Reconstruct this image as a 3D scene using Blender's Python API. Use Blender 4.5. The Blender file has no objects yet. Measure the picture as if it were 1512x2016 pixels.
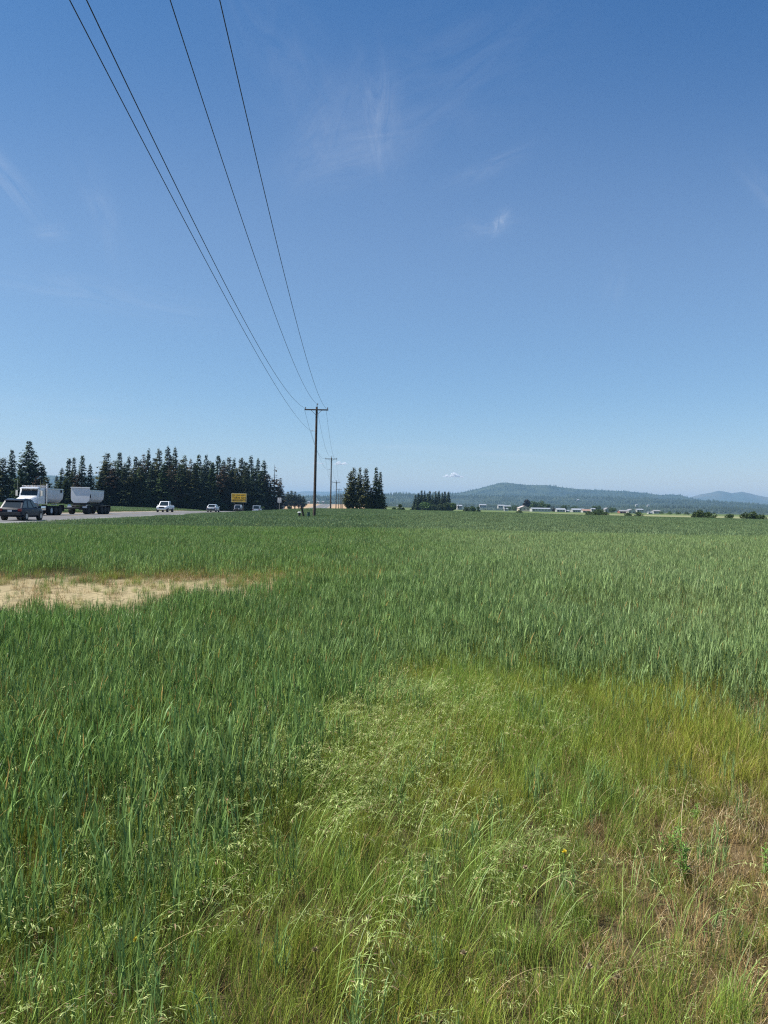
import bpy, bmesh, math, random
import numpy as np
from mathutils import Vector, Matrix, Euler, noise as mnoise
R = math.radians
random.seed(7); rng = np.random.default_rng(11)
sc = bpy.context.scene
col = sc.collection

# ------------------------------------------------------------------ camera
EYE = 1.6
F = 1500.0                      # focal length in photo pixels (photo 1512 x 2016)
PITCH, ROLL = -R(0.344), R(1.0)
cd = bpy.data.cameras.new("camera"); cam = bpy.data.objects.new("camera", cd); col.objects.link(cam)
cd.sensor_fit = 'VERTICAL'; cd.sensor_height = 36.0; cd.lens = 36.0 * F / 2016.0
cd.clip_start = 0.05; cd.clip_end = 80000
CAMROT = (Matrix.Rotation(R(90) + PITCH, 4, 'X') @ Matrix.Rotation(ROLL, 4, 'Z'))
cam.matrix_world = Matrix.Translation((0, 0, EYE)) @ CAMROT
sc.camera = cam
CR = CAMROT.to_3x3()
def at(px, py, Y):              # the world point seen at photo pixel (px, py), Y metres ahead
    d = CR @ Vector(((px - 756) / F, -(py - 1008) / F, -1.0))
    return Vector((0, 0, EYE)) + d * (Y / d.y)
def hz(px):                     # photo row of the horizon at column px
    return 999 + (px - 756) * math.tan(ROLL)

# ------------------------------------------------------------------ sky, sun
SUN_EL, SUN_AZ = R(58), R(-99)      # azimuth from +Y towards +X (negative = left)
w = bpy.data.worlds.new("World"); sc.world = w; w.use_nodes = True
nt = w.node_tree; N = nt.nodes; L = nt.links
for n in list(N): N.remove(n)
def nd(nt, t, **kw):
    n = nt.nodes.new(t)
    for k, v in kw.items():
        setattr(n, k, v)
    return n
def math_(nt, op, a, b=None, c=None, clamp=False):
    n = nt.nodes.new('ShaderNodeMath'); n.operation = op; n.use_clamp = clamp
    for i, v in enumerate((a, b, c)):
        if v is None: continue
        if isinstance(v, (int, float)): n.inputs[i].default_value = v
        else: nt.links.new(v, n.inputs[i])
    return n.outputs[0]
out = nd(nt, 'ShaderNodeOutputWorld'); bg = nd(nt, 'ShaderNodeBackground')
sky = nd(nt, 'ShaderNodeTexSky'); sky.sky_type = 'NISHITA'; sky.sun_disc = False
sky.sun_elevation = SUN_EL; sky.sun_rotation = SUN_AZ
sky.altitude = 700; sky.air_density = 1.0; sky.dust_density = 0.6; sky.ozone_density = 1.6
bg.inputs[1].default_value = 0.10
hs = nd(nt, 'ShaderNodeHueSaturation'); hs.inputs['Saturation'].default_value = 0.92
L.new(sky.outputs[0], hs.inputs['Color'])
# the camera's rendering of clear blue: a steeper fall-off towards the zenith in red than in blue
sr = nd(nt, 'ShaderNodeSeparateColor'); L.new(hs.outputs[0], sr.inputs[0]); cr_ = nd(nt, 'ShaderNodeCombineColor')
for i_, (g_, k_) in enumerate(((1.64, .97), (1.18, .745), (.88, .722))):
    L.new(math_(nt, 'MULTIPLY', math_(nt, 'POWER', math_(nt, 'MULTIPLY', sr.outputs[i_], .105), g_), k_ * 10), cr_.inputs[i_])
# thin cirrus: stretched noise where wisps hang, in the direction's own coordinates
tc = nd(nt, 'ShaderNodeTexCoord'); sx = nd(nt, 'ShaderNodeSeparateXYZ'); L.new(tc.outputs['Generated'], sx.inputs[0])
ysafe = math_(nt, 'MAXIMUM', sx.outputs[1], 0.05)
U = math_(nt, 'DIVIDE', sx.outputs[0], ysafe); V = math_(nt, 'DIVIDE', sx.outputs[2], ysafe)
def wisp(px, py, ang, rl, rw, amt, sl=4.0, sw=16.0, seed=0.0, dist=1.2):
    d = at(px, py, 1.0) - Vector((0, 0, EYE)); u0, v0 = d.x, d.z
    ca, sa = math.cos(R(ang)), math.sin(R(ang))
    du = math_(nt, 'SUBTRACT', U, u0); dv = math_(nt, 'SUBTRACT', V, v0)
    a = math_(nt, 'ADD', math_(nt, 'MULTIPLY', du, ca), math_(nt, 'MULTIPLY', dv, sa))
    b = math_(nt, 'SUBTRACT', math_(nt, 'MULTIPLY', dv, ca), math_(nt, 'MULTIPLY', du, sa))
    a2 = math_(nt, 'POWER', math_(nt, 'ABSOLUTE', math_(nt, 'MULTIPLY', a, 1 / rl)), 2)
    b2 = math_(nt, 'POWER', math_(nt, 'ABSOLUTE', math_(nt, 'MULTIPLY', b, 1 / rw)), 2)
    g = math_(nt, 'EXPONENT', math_(nt, 'MULTIPLY', math_(nt, 'ADD', a2, b2), -1.0))
    cx = nd(nt, 'ShaderNodeCombineXYZ'); L.new(math_(nt, 'MULTIPLY', a, sl), cx.inputs[0]); L.new(math_(nt, 'MULTIPLY', b, sw), cx.inputs[1])
    cx.inputs[2].default_value = seed
    nz = nd(nt, 'ShaderNodeTexNoise'); nz.inputs['Scale'].default_value = 1.0; nz.inputs['Detail'].default_value = 7
    nz.inputs['Roughness'].default_value = 0.62; nz.inputs['Distortion'].default_value = dist
    L.new(cx.outputs[0], nz.inputs['Vector'])
    m = math_(nt, 'MULTIPLY', math_(nt, 'SUBTRACT', nz.outputs[0], 0.36), 2.6, clamp=True)
    return math_(nt, 'MULTIPLY', math_(nt, 'MULTIPLY', g, m), amt)
ws = [wisp(748, 225, 97, .062, .022, .34, 9, 34, 1), wisp(700, 300, 18, .075, .028, .22, 10, 30, 2.3),
      wisp(640, 250, 60, .07, .03, .14, 10, 30, 3.1), wisp(985, 437, 55, .016, .007, .42, 40, 90, 4.2),
      wisp(960, 445, 10, .035, .012, .16, 20, 60, 4.9), wisp(10, 345, -50, .055, .013, .30, 8, 40, 5.5),
      wisp(102, 457, 0, .022, .010, .20, 20, 60, 6.1), wisp(190, 580, -10, .15, .018, .14, 6, 40, 7.7),
      wisp(200, 420, -70, .07, .02, .10, 8, 30, 8.4), wisp(560, 120, -55, .15, .05, .10, 7, 20, 9.2),
      wisp(860, 160, 30, .16, .07, .10, 6, 20, 10.6), wisp(985, 896, -2, .075, .0035, .30, 12, 200, 11.3),
      wisp(780, 880, 0, .075, .004, .20, 12, 160, 12.7), wisp(180, 830, 0, .03, .007, .16, 16, 90, 13.1),
      wisp(960, 330, 25, .05, .012, .14, 12, 60, 14.4), wisp(1510, 380, -50, .05, .015, .12, 10, 40, 15.8),
      wisp(60, 800, 0, .18, .02, .10, 6, 50, 16.2), wisp(1210, 560, 80, .03, .014, .07, 12, 40, 17.6)]
tot = ws[0]
for q in ws[1:]: tot = math_(nt, 'ADD', tot, q)
front = math_(nt, 'GREATER_THAN', sx.outputs[1], 0.06)
mid_lift = math_(nt, 'MULTIPLY', math_(nt, 'SUBTRACT', V, .30), 1 / .24)      # broad pale band added to lighten the middle of the sky
mid_lift = math_(nt, 'MULTIPLY', math_(nt, 'EXPONENT', math_(nt, 'MULTIPLY', math_(nt, 'MULTIPLY', mid_lift, mid_lift), -1.0)), .13)
tot = math_(nt, 'ADD', math_(nt, 'MULTIPLY', tot, .75), mid_lift)
tot = math_(nt, 'MULTIPLY', tot, front, clamp=True)
mixw = nd(nt, 'ShaderNodeMix', data_type='RGBA'); L.new(tot, mixw.inputs[0]); L.new(cr_.outputs[0], mixw.inputs[6])
mixw.inputs[7].default_value = (4.6, 5.0, 5.7, 1)
L.new(mixw.outputs[2], bg.inputs[0]); L.new(bg.outputs[0], out.inputs[0])
sl = bpy.data.lights.new("sun", 'SUN'); sun = bpy.data.objects.new("sun", sl); col.objects.link(sun)
sl.energy = 4.9; sl.angle = R(0.53); sl.color = (1.0, 0.955, 0.885)
sdir = Vector((math.sin(SUN_AZ) * math.cos(SUN_EL), math.cos(SUN_AZ) * math.cos(SUN_EL), math.sin(SUN_EL)))
sun.rotation_euler = sdir.to_track_quat('Z', 'Y').to_euler(); sun.location = (0, 0, 60)
sc.view_settings.view_transform = 'Standard'; sc.view_settings.look = 'None'
sc.view_settings.exposure = 0.64; sc.view_settings.gamma = 1.0; sc.view_settings.use_curve_mapping = False
cy = sc.cycles
cy.max_bounces = 6; cy.diffuse_bounces = 2; cy.glossy_bounces = 2; cy.transmission_bounces = 3
cy.transparent_max_bounces = 24; cy.volume_bounces = 0; cy.sample_clamp_indirect = 6
cy.caustics_reflective = False; cy.caustics_refractive = False
cy.use_denoising = False; cy.pixel_filter_type = 'BLACKMAN_HARRIS'; cy.filter_width = 1.2

# ------------------------------------------------------------------ helpers
def smooth(a, b, v):
    t = np.clip((np.asarray(v, float) - a) / (b - a), 0, 1); return t * t * (3 - 2 * t)
def tag(o, label=None, cat=None, group=None, kind=None):
    if label: o['label'] = label
    if cat: o['category'] = cat
    if group: o['group'] = group
    if kind: o['kind'] = kind
    return o
def empty(name, loc=(0, 0, 0), rz=0.0, label=None, cat=None, group=None):
    o = bpy.data.objects.new(name, None); o.empty_display_size = 0.3
    col.objects.link(o); o.location = loc; o.rotation_euler = (0, 0, rz)
    return tag(o, label, cat, group)
def np_mesh(name, v, f4=None, f3=None, smooth_=False):
    me = bpy.data.meshes.new(name)
    v = np.asarray(v, np.float32)
    a = np.empty((0,), np.int32); sizes = []
    if f4 is not None and len(f4): a = np.concatenate([a, np.asarray(f4, np.int32).ravel()]); sizes += [4] * len(f4)
    if f3 is not None and len(f3): a = np.concatenate([a, np.asarray(f3, np.int32).ravel()]); sizes += [3] * len(f3)
    me.vertices.add(len(v)); me.vertices.foreach_set('co', v.ravel())
    me.loops.add(len(a)); me.loops.foreach_set('vertex_index', a)
    me.polygons.add(len(sizes)); st = np.concatenate([[0], np.cumsum(sizes)[:-1]]).astype(np.int32)
    me.polygons.foreach_set('loop_start', st)
    if smooth_: me.polygons.foreach_set('use_smooth', np.ones(len(sizes), bool))
    me.update(calc_edges=True); me.validate()
    return me
def link(name, me, m=None, parent=None):
    o = bpy.data.objects.new(name, me); col.objects.link(o)
    if m is not None:
        me.materials.clear(); me.materials.append(m)
    if parent is not None: o.parent = parent
    return o
def copy_tree(o, parent=None):
    c = o.copy(); col.objects.link(c)
    if parent is not None: c.parent = parent
    for ch in o.children: copy_tree(ch, c)
    return c
class MB:                                   # collects shapes, builds ONE mesh
    def __init__(s): s.v = []; s.f = []
    def add(s, v, f):
        b = len(s.v); s.v += [tuple(q) for q in v]; s.f += [tuple(b + i for i in q) for q in f]; return s
    def box(s, c, d, rot=None):
        x, y, z = d[0] / 2, d[1] / 2, d[2] / 2; c = Vector(c)
        v = [Vector(p) for p in ((-x, -y, -z), (x, -y, -z), (x, y, -z), (-x, y, -z), (-x, -y, z), (x, -y, z), (x, y, z), (-x, y, z))]
        if rot: E = Euler(rot).to_matrix(); v = [E @ p for p in v]
        return s.add([p + c for p in v], [(3, 2, 1, 0), (4, 5, 6, 7), (0, 1, 5, 4), (1, 2, 6, 5), (2, 3, 7, 6), (3, 0, 4, 7)])
    def hexa(s, p): return s.add(p, [(3, 2, 1, 0), (4, 5, 6, 7), (0, 1, 5, 4), (1, 2, 6, 5), (2, 3, 7, 6), (3, 0, 4, 7)])
    def tube(s, pts, rad, n=8, cap=True):
        pts = [Vector(p) for p in pts]
        if not hasattr(rad, '__len__'): rad = [rad] * len(pts)
        rings = []
        for i, p in enumerate(pts):
            t = (pts[min(i + 1, len(pts) - 1)] - pts[max(i - 1, 0)]).normalized()
            a = Vector((1, 0, 0)) if abs(t.x) < .9 else Vector((0, 0, 1))
            u = t.cross(a).normalized(); w_ = t.cross(u)
            rings.append([p + (u * math.cos(k * 2 * math.pi / n) + w_ * math.sin(k * 2 * math.pi / n)) * rad[i] for k in range(n)])
        v = [q for r_ in rings for q in r_]; f = []
        for i in range(len(pts) - 1):
            for k in range(n):
                a, b = i * n + k, i * n + (k + 1) % n
                f.append((a, b, b + n, a + n))
        if cap: f += [tuple(range(n))[::-1], tuple((len(pts) - 1) * n + k for k in range(n))]
        return s.add(v, f)
    def lathe_x(s, c, prof, n=20):          # profile (x, r) spun about the X axis
        c = Vector(c); v = []; f = []
        for (x, r) in prof:
            for k in range(n):
                a = k * 2 * math.pi / n; v.append(c + Vector((x, r * math.cos(a), r * math.sin(a))))
        for i in range(len(prof) - 1):
            for k in range(n):
                a, b = i * n + k, i * n + (k + 1) % n; f.append((a, b, b + n, a + n))
        f += [tuple(range(n))[::-1], tuple((len(prof) - 1) * n + k for k in range(n))]
        return s.add(v, f)
    def prism(s, poly, x0, x1):             # polygon in (y, z) extruded along x
        n = len(poly); v = [(x0, y, z) for y, z in poly] + [(x1, y, z) for y, z in poly]
        f = [tuple(range(n)), tuple(range(2 * n - 1, n - 1, -1))] + [((i + 1) % n, i, i + n, (i + 1) % n + n) for i in range(n)]
        return s.add(v, f)
    def prism_y(s, poly, y0, y1):           # polygon in (x, z) extruded along y
        n = len(poly); v = [(x, y0, z) for x, z in poly] + [(x, y1, z) for x, z in poly]
        f = [tuple(range(n))[::-1], tuple(range(n, 2 * n))] + [(i, (i + 1) % n, (i + 1) % n + n, i + n) for i in range(n)]
        return s.add(v, f)
    def loft(s, loops):
        n = len(loops[0]); v = [p for l in loops for p in l]; f = []
        for i in range(len(loops) - 1):
            for k in range(n):
                a, b = i * n + k, i * n + (k + 1) % n; f.append((a, b, b + n, a + n))
        f += [tuple(range(n))[::-1], tuple((len(loops) - 1) * n + k for k in range(n))]
        return s.add(v, f)
    def build(s, name, m, parent=None, bevel=0.0, sm=False, loc=None):
        me = bpy.data.meshes.new(name); me.from_pydata([tuple(p) for p in s.v], [], s.f)
        bm = bmesh.new(); bm.from_mesh(me)
        bmesh.ops.recalc_face_normals(bm, faces=bm.faces)
        if bevel > 0:
            es = [e for e in bm.edges if len(e.link_faces) == 2 and e.calc_face_angle(0) > R(25)]
            bmesh.ops.bevel(bm, geom=es, offset=bevel, segments=2, profile=0.7, affect='EDGES', clamp_overlap=True)
        bm.to_mesh(me); bm.free()
        if sm:
            me.polygons.foreach_set('use_smooth', np.ones(len(me.polygons), bool))
            me.set_sharp_from_angle(angle=R(38))
        o = link(name, me, m, parent)
        if loc: o.location = loc
        return o

def mat(name, c, rough=0.6, metal=0.0, var=0.12, scale=3.0, spec=0.5, coat=0.0, bump=0.0, c2=None, trans=0.0, coord='Object', detail=4):
    m = bpy.data.materials.new(name); m.use_nodes = True; t = m.node_tree
    b = t.nodes['Principled BSDF']; b.inputs['Roughness'].default_value = rough; b.inputs['Metallic'].default_value = metal
    b.inputs['Specular IOR Level'].default_value = spec; b.inputs['Coat Weight'].default_value = coat
    tcn = t.nodes.new('ShaderNodeTexCoord'); nz = t.nodes.new('ShaderNodeTexNoise')
    nz.inputs['Scale'].default_value = scale; nz.inputs['Detail'].default_value = detail
    t.links.new(tcn.outputs[coord], nz.inputs['Vector'])
    cr = t.nodes.new('ShaderNodeValToRGB')
    if c2 is None: lo = [x * (1 - var) for x in c]; hi = [min(1, x * (1 + var)) for x in c]
    else: lo, hi = c, c2
    cr.color_ramp.elements[0].position = .35; cr.color_ramp.elements[0].color = (*lo, 1)
    cr.color_ramp.elements[1].position = .65; cr.color_ramp.elements[1].color = (*hi, 1)
    t.links.new(nz.outputs[0], cr.inputs[0]); t.links.new(cr.outputs[0], b.inputs['Base Color'])
    if bump:
        bp = t.nodes.new('ShaderNodeBump'); bp.inputs['Strength'].default_value = bump
        t.links.new(nz.outputs[0], bp.inputs['Height']); t.links.new(bp.outputs[0], b.inputs['Normal'])
    return m

def leaf_mat(name, base, tip, alt, dry=None, trans=0.35, rough=0.45, dryamt=0.2, patch=None, patch_scale=0.25, pos_noise=0.6, spec=0.3, pale=None):
    """blade material: base -> tip colour along the blade (attribute t), varied per plant and by patches of the field"""
    m = bpy.data.materials.new(name); m.use_nodes = True; t = m.node_tree; n = t.nodes; l = t.links
    b = n['Principled BSDF']; b.inputs['Roughness'].default_value = rough; b.inputs['Specular IOR Level'].default_value = spec
    at_ = n.new('ShaderNodeAttribute'); at_.attribute_name = 't'
    rnd = n.new('ShaderNodeAttribute'); rnd.attribute_name = 'rnd'
    oi = n.new('ShaderNodeObjectInfo'); geo = n.new('ShaderNodeNewGeometry')
    def mix(f, a, b_):
        x = n.new('ShaderNodeMix'); x.data_type = 'RGBA'
        if isinstance(f, float): x.inputs[0].default_value = f
        else: l.new(f, x.inputs[0])
        for i, v in ((6, a), (7, b_)):
            if isinstance(v, tuple): x.inputs[i].default_value = (*v, 1)
            else: l.new(v, x.inputs[i])
        return x.outputs[2]
    c = mix(rnd.outputs['Fac'], tip, alt)
    nz = n.new('ShaderNodeTexNoise'); nz.inputs['Scale'].default_value = pos_noise; nz.inputs['Detail'].default_value = 3
    l.new(geo.outputs['Position'], nz.inputs['Vector'])
    if patch is not None:
        nz2 = n.new('ShaderNodeTexNoise'); nz2.inputs['Scale'].default_value = patch_scale; nz2.inputs['Detail'].default_value = 4
        l.new(geo.outputs['Position'], nz2.inputs['Vector'])
        c = mix(math_(t, 'MULTIPLY', math_(t, 'SUBTRACT', nz2.outputs[0], 0.42), 4.0, clamp=True), c, patch)
    if pale is not None:        # the crop is paler and thinner to the right of the pole line
        sp = n.new('ShaderNodeSeparateXYZ'); l.new(geo.outputs['Position'], sp.inputs[0])
        gx = math_(t, 'MULTIPLY', math_(t, 'ADD', sp.outputs[0], 1.5), .16, clamp=True)
        gf = math_(t, 'SUBTRACT', 1.2, math_(t, 'MULTIPLY', sp.outputs[1], .0062), clamp=True)
        c = mix(math_(t, 'MULTIPLY', math_(t, 'MULTIPLY', gx, gf), math_(t, 'ADD', .25, math_(t, 'MULTIPLY', nz.outputs[0], .9), clamp=True)), c, pale)
    if dry is not None:
        r2 = math_(t, 'FRACT', math_(t, 'MULTIPLY', math_(t, 'ADD', rnd.outputs['Fac'], oi.outputs['Random']), 7.31))
        thr = math_(t, 'SUBTRACT', 1.0, math_(t, 'MULTIPLY', math_(t, 'SUBTRACT', nz.outputs[0], .2), dryamt * 3.3))
        c = mix(math_(t, 'GREATER_THAN', r2, thr), c, dry)
    tf = math_(t, 'MULTIPLY', math_(t, 'SUBTRACT', at_.outputs['Fac'], 0.05), 2.2, clamp=True)
    c = mix(tf, base, c)
    hsv = n.new('ShaderNodeHueSaturation'); l.new(c, hsv.inputs['Color'])
    r3 = math_(t, 'FRACT', math_(t, 'MULTIPLY', rnd.outputs['Fac'], 13.7))
    v1 = math_(t, 'ADD', 0.78, math_(t, 'MULTIPLY', oi.outputs['Random'], 0.44))
    l.new(math_(t, 'MULTIPLY', v1, math_(t, 'ADD', 0.55, math_(t, 'MULTIPLY', r3, 0.95))), hsv.inputs['Value'])
    c = hsv.outputs[0]
    l.new(c, b.inputs['Base Color'])
    tr = n.new('ShaderNodeBsdfTranslucent'); l.new(c, tr.inputs['Color'])
    ms = n.new('ShaderNodeMixShader'); ms.inputs[0].default_value = trans
    l.new(b.outputs[0], ms.inputs[1]); l.new(tr.outputs[0], ms.inputs[2]); l.new(ms.outputs[0], n['Material Output'].inputs[0])
    return m

# ------------------------------------------------------------------ the lie of the land
_cy = np.array([-200, -60, 0, 40, 63, 82, 97, 108, 155, 215, 300, 400, 700, 1200, 2000, 3000.])
_cx = np.array([-20, -26., -29.5, -31.6, -33.1, -34.3, -34.9, -35.3, -37.0, -39.0, -42.5, -47, -63, -93, -150, -230.])
_yy = np.linspace(-200, 3000, 3201); _k = np.hanning(41); _k /= _k.sum()
_xx = np.interp(_yy, _cy, _cx); _xx = np.convolve(np.pad(_xx, 20, mode='edge'), _k, mode='valid')
def road_x(y): return np.interp(y, _yy, _xx)
def road_slope(y): return float(road_x(y + 1) - road_x(y - 1)) / 2
def dip(y): return -2.6 * smooth(175, 300, y) * (1 - smooth(480, 900, y))
def far_rise(x, y): return 6.0 * smooth(750, 1500, y) * smooth(120, -60, x) if False else 6.0 * smooth(750, 1500, y) * (1 - smooth(-60, 140, x))
def ground_z(x, y):
    x = np.asarray(x, float); y = np.asarray(y, float)
    d = x - road_x(y)
    bump = 0.80 * np.exp(-((x + 8) / 62) ** 2) * smooth(18, 145, y) * (1 - smooth(160, 260, y)) * smooth(8.5, 24, d)
    bank = smooth(10, 42, -d) * (1.25 - 0.75 * smooth(90, 210, y)) * (1 - smooth(230, 330, y))
    und = 0.05 * np.sin(x * .21 + 1.3) * np.sin(y * .17) * smooth(9, 16, np.abs(d)) * smooth(8, 20, y)
    cut = -0.10 * (1 - smooth(8.2, 9.4, np.abs(d)))
    return dip(y) + far_rise(x, y) + bump + bank + und + cut
def gz(x, y): return float(ground_z(x, y))
def road_z(y): return float(dip(y) + far_rise(road_x(y), y))

# bare soil patches in the crop: how much crop grows at (x, y), 0..1
def fbm(x, y, s, seed=0.0):
    return np.array([mnoise.fractal(Vector((a * s, b * s, seed)), 1.0, 2.0, 3) for a, b in zip(np.ravel(x), np.ravel(y))])
def bare(x, y):
    x = np.asarray(x, float); y = np.asarray(y, float)
    a = ((x + 6.4) / 5.0) ** 2 + ((y - 12.9 - 0.30 * (x + 5)) / 3.5) ** 2 + .25 * np.sin(x * 2.1 + 1) * np.sin(y * 1.3)
    b = ((x + 1.9) / 2.4) ** 2 + ((y - 16.0) / 2.6) ** 2
    c = ((x - 4.9) / 2.8) ** 2 + ((y - 11.0) / 1.9) ** 2
    a = a + .45 * np.sin(x * 3.1 + y * .9) * np.sin(y * 2.3 - x * .7) + .25 * np.sin(x * 7.3) * np.sin(y * 4.1 + 1)
    return np.maximum.reduce([1 - smooth(.45, 1.6, a), .70 * (1 - smooth(.3, 1.4, b)), .75 * (1 - smooth(.3, 1.2, c)) * smooth(-.3, .7, np.sin(x * 13.5))])

# ------------------------------------------------------------------ ground sheet
def colour_attr(me, cols):
    a = me.color_attributes.new('land', 'FLOAT_COLOR', 'POINT')
    a.data.foreach_set('color', np.concatenate([cols, np.ones((len(cols), 1))], 1).astype(np.float32).ravel())
def build_ground():
    ys = np.concatenate([np.arange(-60, 0, 4), np.arange(0, 30, 0.6), np.arange(30, 320, 3.0), np.geomspace(320, 16000, 150)])
    xs1 = np.concatenate([np.arange(0, 20, .6), np.arange(20, 70, 1.5), np.geomspace(70, 16000, 110)])
    xs = np.concatenate([-xs1[::-1][:-1], xs1])
    X, Y = np.meshgrid(xs, ys); Z = ground_z(X, Y)
    nx, ny = len(xs), len(ys)
    i = np.arange(ny - 1)[:, None] * nx + np.arange(nx - 1)[None, :]
    f = np.stack([i, i + 1, i + 1 + nx, i + nx], -1).reshape(-1, 4)
    me = np_mesh('ground', np.stack([X, Y, Z], -1).reshape(-1, 3), f, smooth_=True)
    x = X.ravel(); y = Y.ravel(); d = x - road_x(y)
    c = np.zeros((len(x), 3)); c[:] = (.07, .085, .03)
    def put(mask, colr):
        mk = np.clip(mask, 0, 1)[:, None]; c[:] = c * (1 - mk) + np.array(colr) * mk
    field = smooth(9, 14, d) * (1 - smooth(170, 185, y)) * smooth(7, 8.5, y + np.abs(x) * .2)
    put(field, (.05, .052, .025))
    put(bare(x, y), (.36, .295, .165))
    near = 1 - smooth(7, 9, y)
    put(near, (.075, .065, .030))
    put(near * smooth(.5, 1.6, x) * (1 - smooth(3.2, 5.2, y)), (.14, .098, .048))
    put(near * (1 - smooth(-1.5, 0, x)), (.045, .038, .02))
    # strips of the valley behind the crest
    put(smooth(250, 265, y) * (1 - smooth(420, 440, y)), (.17, .20, .055))
    put(smooth(430, 450, y) * (1 - smooth(560, 580, y)) * smooth(20, 60, x), (.10, .16, .045))
    put(smooth(560, 580, y) * (1 - smooth(700, 720, y)) * smooth(100, 150, x), (.24, .25, .12))
    put(smooth(700, 730, y) * (1 - smooth(1000, 1040, y)), (.12, .16, .05))
    put(smooth(480, 520, y) * (1 - smooth(1500, 1560, y)) * (1 - smooth(-20, -5, x)), (.42, .29, .17))
    put(smooth(1500, 1560, y), (.05, .075, .035))
    put(smooth(1040, 1100, y) * smooth(20, 100, x), (.055, .08, .035))
    put(smooth(300, 310, y) * (1 - smooth(-62, -56, x)) * (1 - smooth(640, 700, y)), (.05, .06, .03))
    put((1 - smooth(11.5, 13.5, np.abs(d))), (.30, .25, .19))
    colour_attr(me, c)
    m = bpy.data.materials.new('soil and fields'); m.use_nodes = True; t = m.node_tree; n = t.nodes; l = t.links
    b = n['Principled BSDF']; b.inputs['Roughness'].default_value = .95; b.inputs['Specular IOR Level'].default_value = .15
    a = n.new('ShaderNodeAttribute'); a.attribute_name = 'land'; geo = n.new('ShaderNodeNewGeometry')
    n1 = n.new('ShaderNodeTexNoise'); n1.inputs['Scale'].default_value = 6; n1.inputs['Detail'].default_value = 8; n1.inputs['Roughness'].default_value = .7
    n2 = n.new('ShaderNodeTexNoise'); n2.inputs['Scale'].default_value = .05; n2.inputs['Detail'].default_value = 5
    vo = n.new('ShaderNodeTexVoronoi'); vo.feature = 'DISTANCE_TO_EDGE'; vo.inputs['Scale'].default_value = 3.5
    for q in (n1, n2, vo): l.new(geo.outputs['Position'], q.inputs['Vector'])
    k = math_(t, 'ADD', math_(t, 'MULTIPLY', n1.outputs[0], 1.0), math_(t, 'MULTIPLY', n2.outputs[0], .5))
    k = math_(t, 'ADD', k, .22)
    crack = math_(t, 'ADD', .62, math_(t, 'MULTIPLY', vo.outputs['Distance'], 6.0), clamp=True)
    k = math_(t, 'MULTIPLY', k, crack)
    vm = n.new('ShaderNodeVectorMath'); vm.operation = 'SCALE'; l.new(a.outputs['Color'], vm.inputs[0]); l.new(k, vm.inputs['Scale'])
    l.new(vm.outputs[0], b.inputs['Base Color'])
    bp = n.new('ShaderNodeBump'); bp.inputs['Strength'].default_value = .8; bp.inputs['Distance'].default_value = .03
    l.new(k, bp.inputs['Height']); l.new(bp.outputs[0], b.inputs['Normal'])
    o = link('ground', me, m); o['kind'] = 'structure'
build_ground()

# ------------------------------------------------------------------ road, shoulders, painted lines
def ribbon(name, off0, off1, lift, m, y0=-60, y1=1700, dashes=None, crown=True):
    v = []; f4 = []
    segs = [(y0, y1)] if dashes is None else [(a, a + dashes[0]) for a in np.arange(y0, min(y1, 500), dashes[0] + dashes[1])]
    for a, b in segs:
        ys = np.concatenate([np.arange(a, min(b, 320), 3.0), np.arange(max(a, 320), b, 15.0), [b]]); ys = np.unique(ys)
        k0 = len(v)
        for y in ys:
            x = float(road_x(y)); z = road_z(y)
            for o_ in (off0, off1):
                v.append((x + o_, y, z + lift - (0.012 * abs(o_) if crown else 0) + .09))
        for i in range(len(ys) - 1):
            k = k0 + 2 * i; f4.append((k, k + 1, k + 3, k + 2))
    o = link(name, np_mesh(name, v, f4), m); o['kind'] = 'structure'; return o
asph = mat('worn asphalt', (.125, .122, .120), .9, var=.25, scale=1.2, coord='Object', detail=8, bump=.15)
grav = mat('roadside gravel', (.26, .225, .18), .95, var=.3, scale=6, detail=8, bump=.4)
pw = mat('white road paint', (.62, .62, .60), .7, var=.2, scale=3, detail=6)
py_ = mat('yellow road paint', (.55, .38, .07), .7, var=.2, scale=3, detail=6)
def strip_road():
    v = []; f4 = []
    ys = np.unique(np.concatenate([np.arange(-60, 320, 3.0), np.arange(320, 1700, 15.0)])); offs = [-8.3, 0, 8.3]
    for y in ys:
        for o_ in offs: v.append((float(road_x(y)) + o_, y, road_z(y) + .09 - .012 * abs(o_)))
    for i in range(len(ys) - 1):
        for j in range(2): k = 3 * i + j; f4.append((k, k + 1, k + 4, k + 3))
    o = link('road', np_mesh('road', v, f4), asph); o['kind'] = 'structure'
strip_road()
ribbon('gravel_shoulder', 8.1, 10.2, -.012, grav); ribbon('gravel_shoulder', -10.4, -8.1, -.012, grav)
ribbon('edge_line', 5.0, 5.16, .006, pw); ribbon('edge_line', -6.5, -6.34, .006, pw)
ribbon('centre_line', -.75, -.63, .006, py_); ribbon('centre_line', -.45, -.33, .006, py_, dashes=(3, 9))

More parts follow.
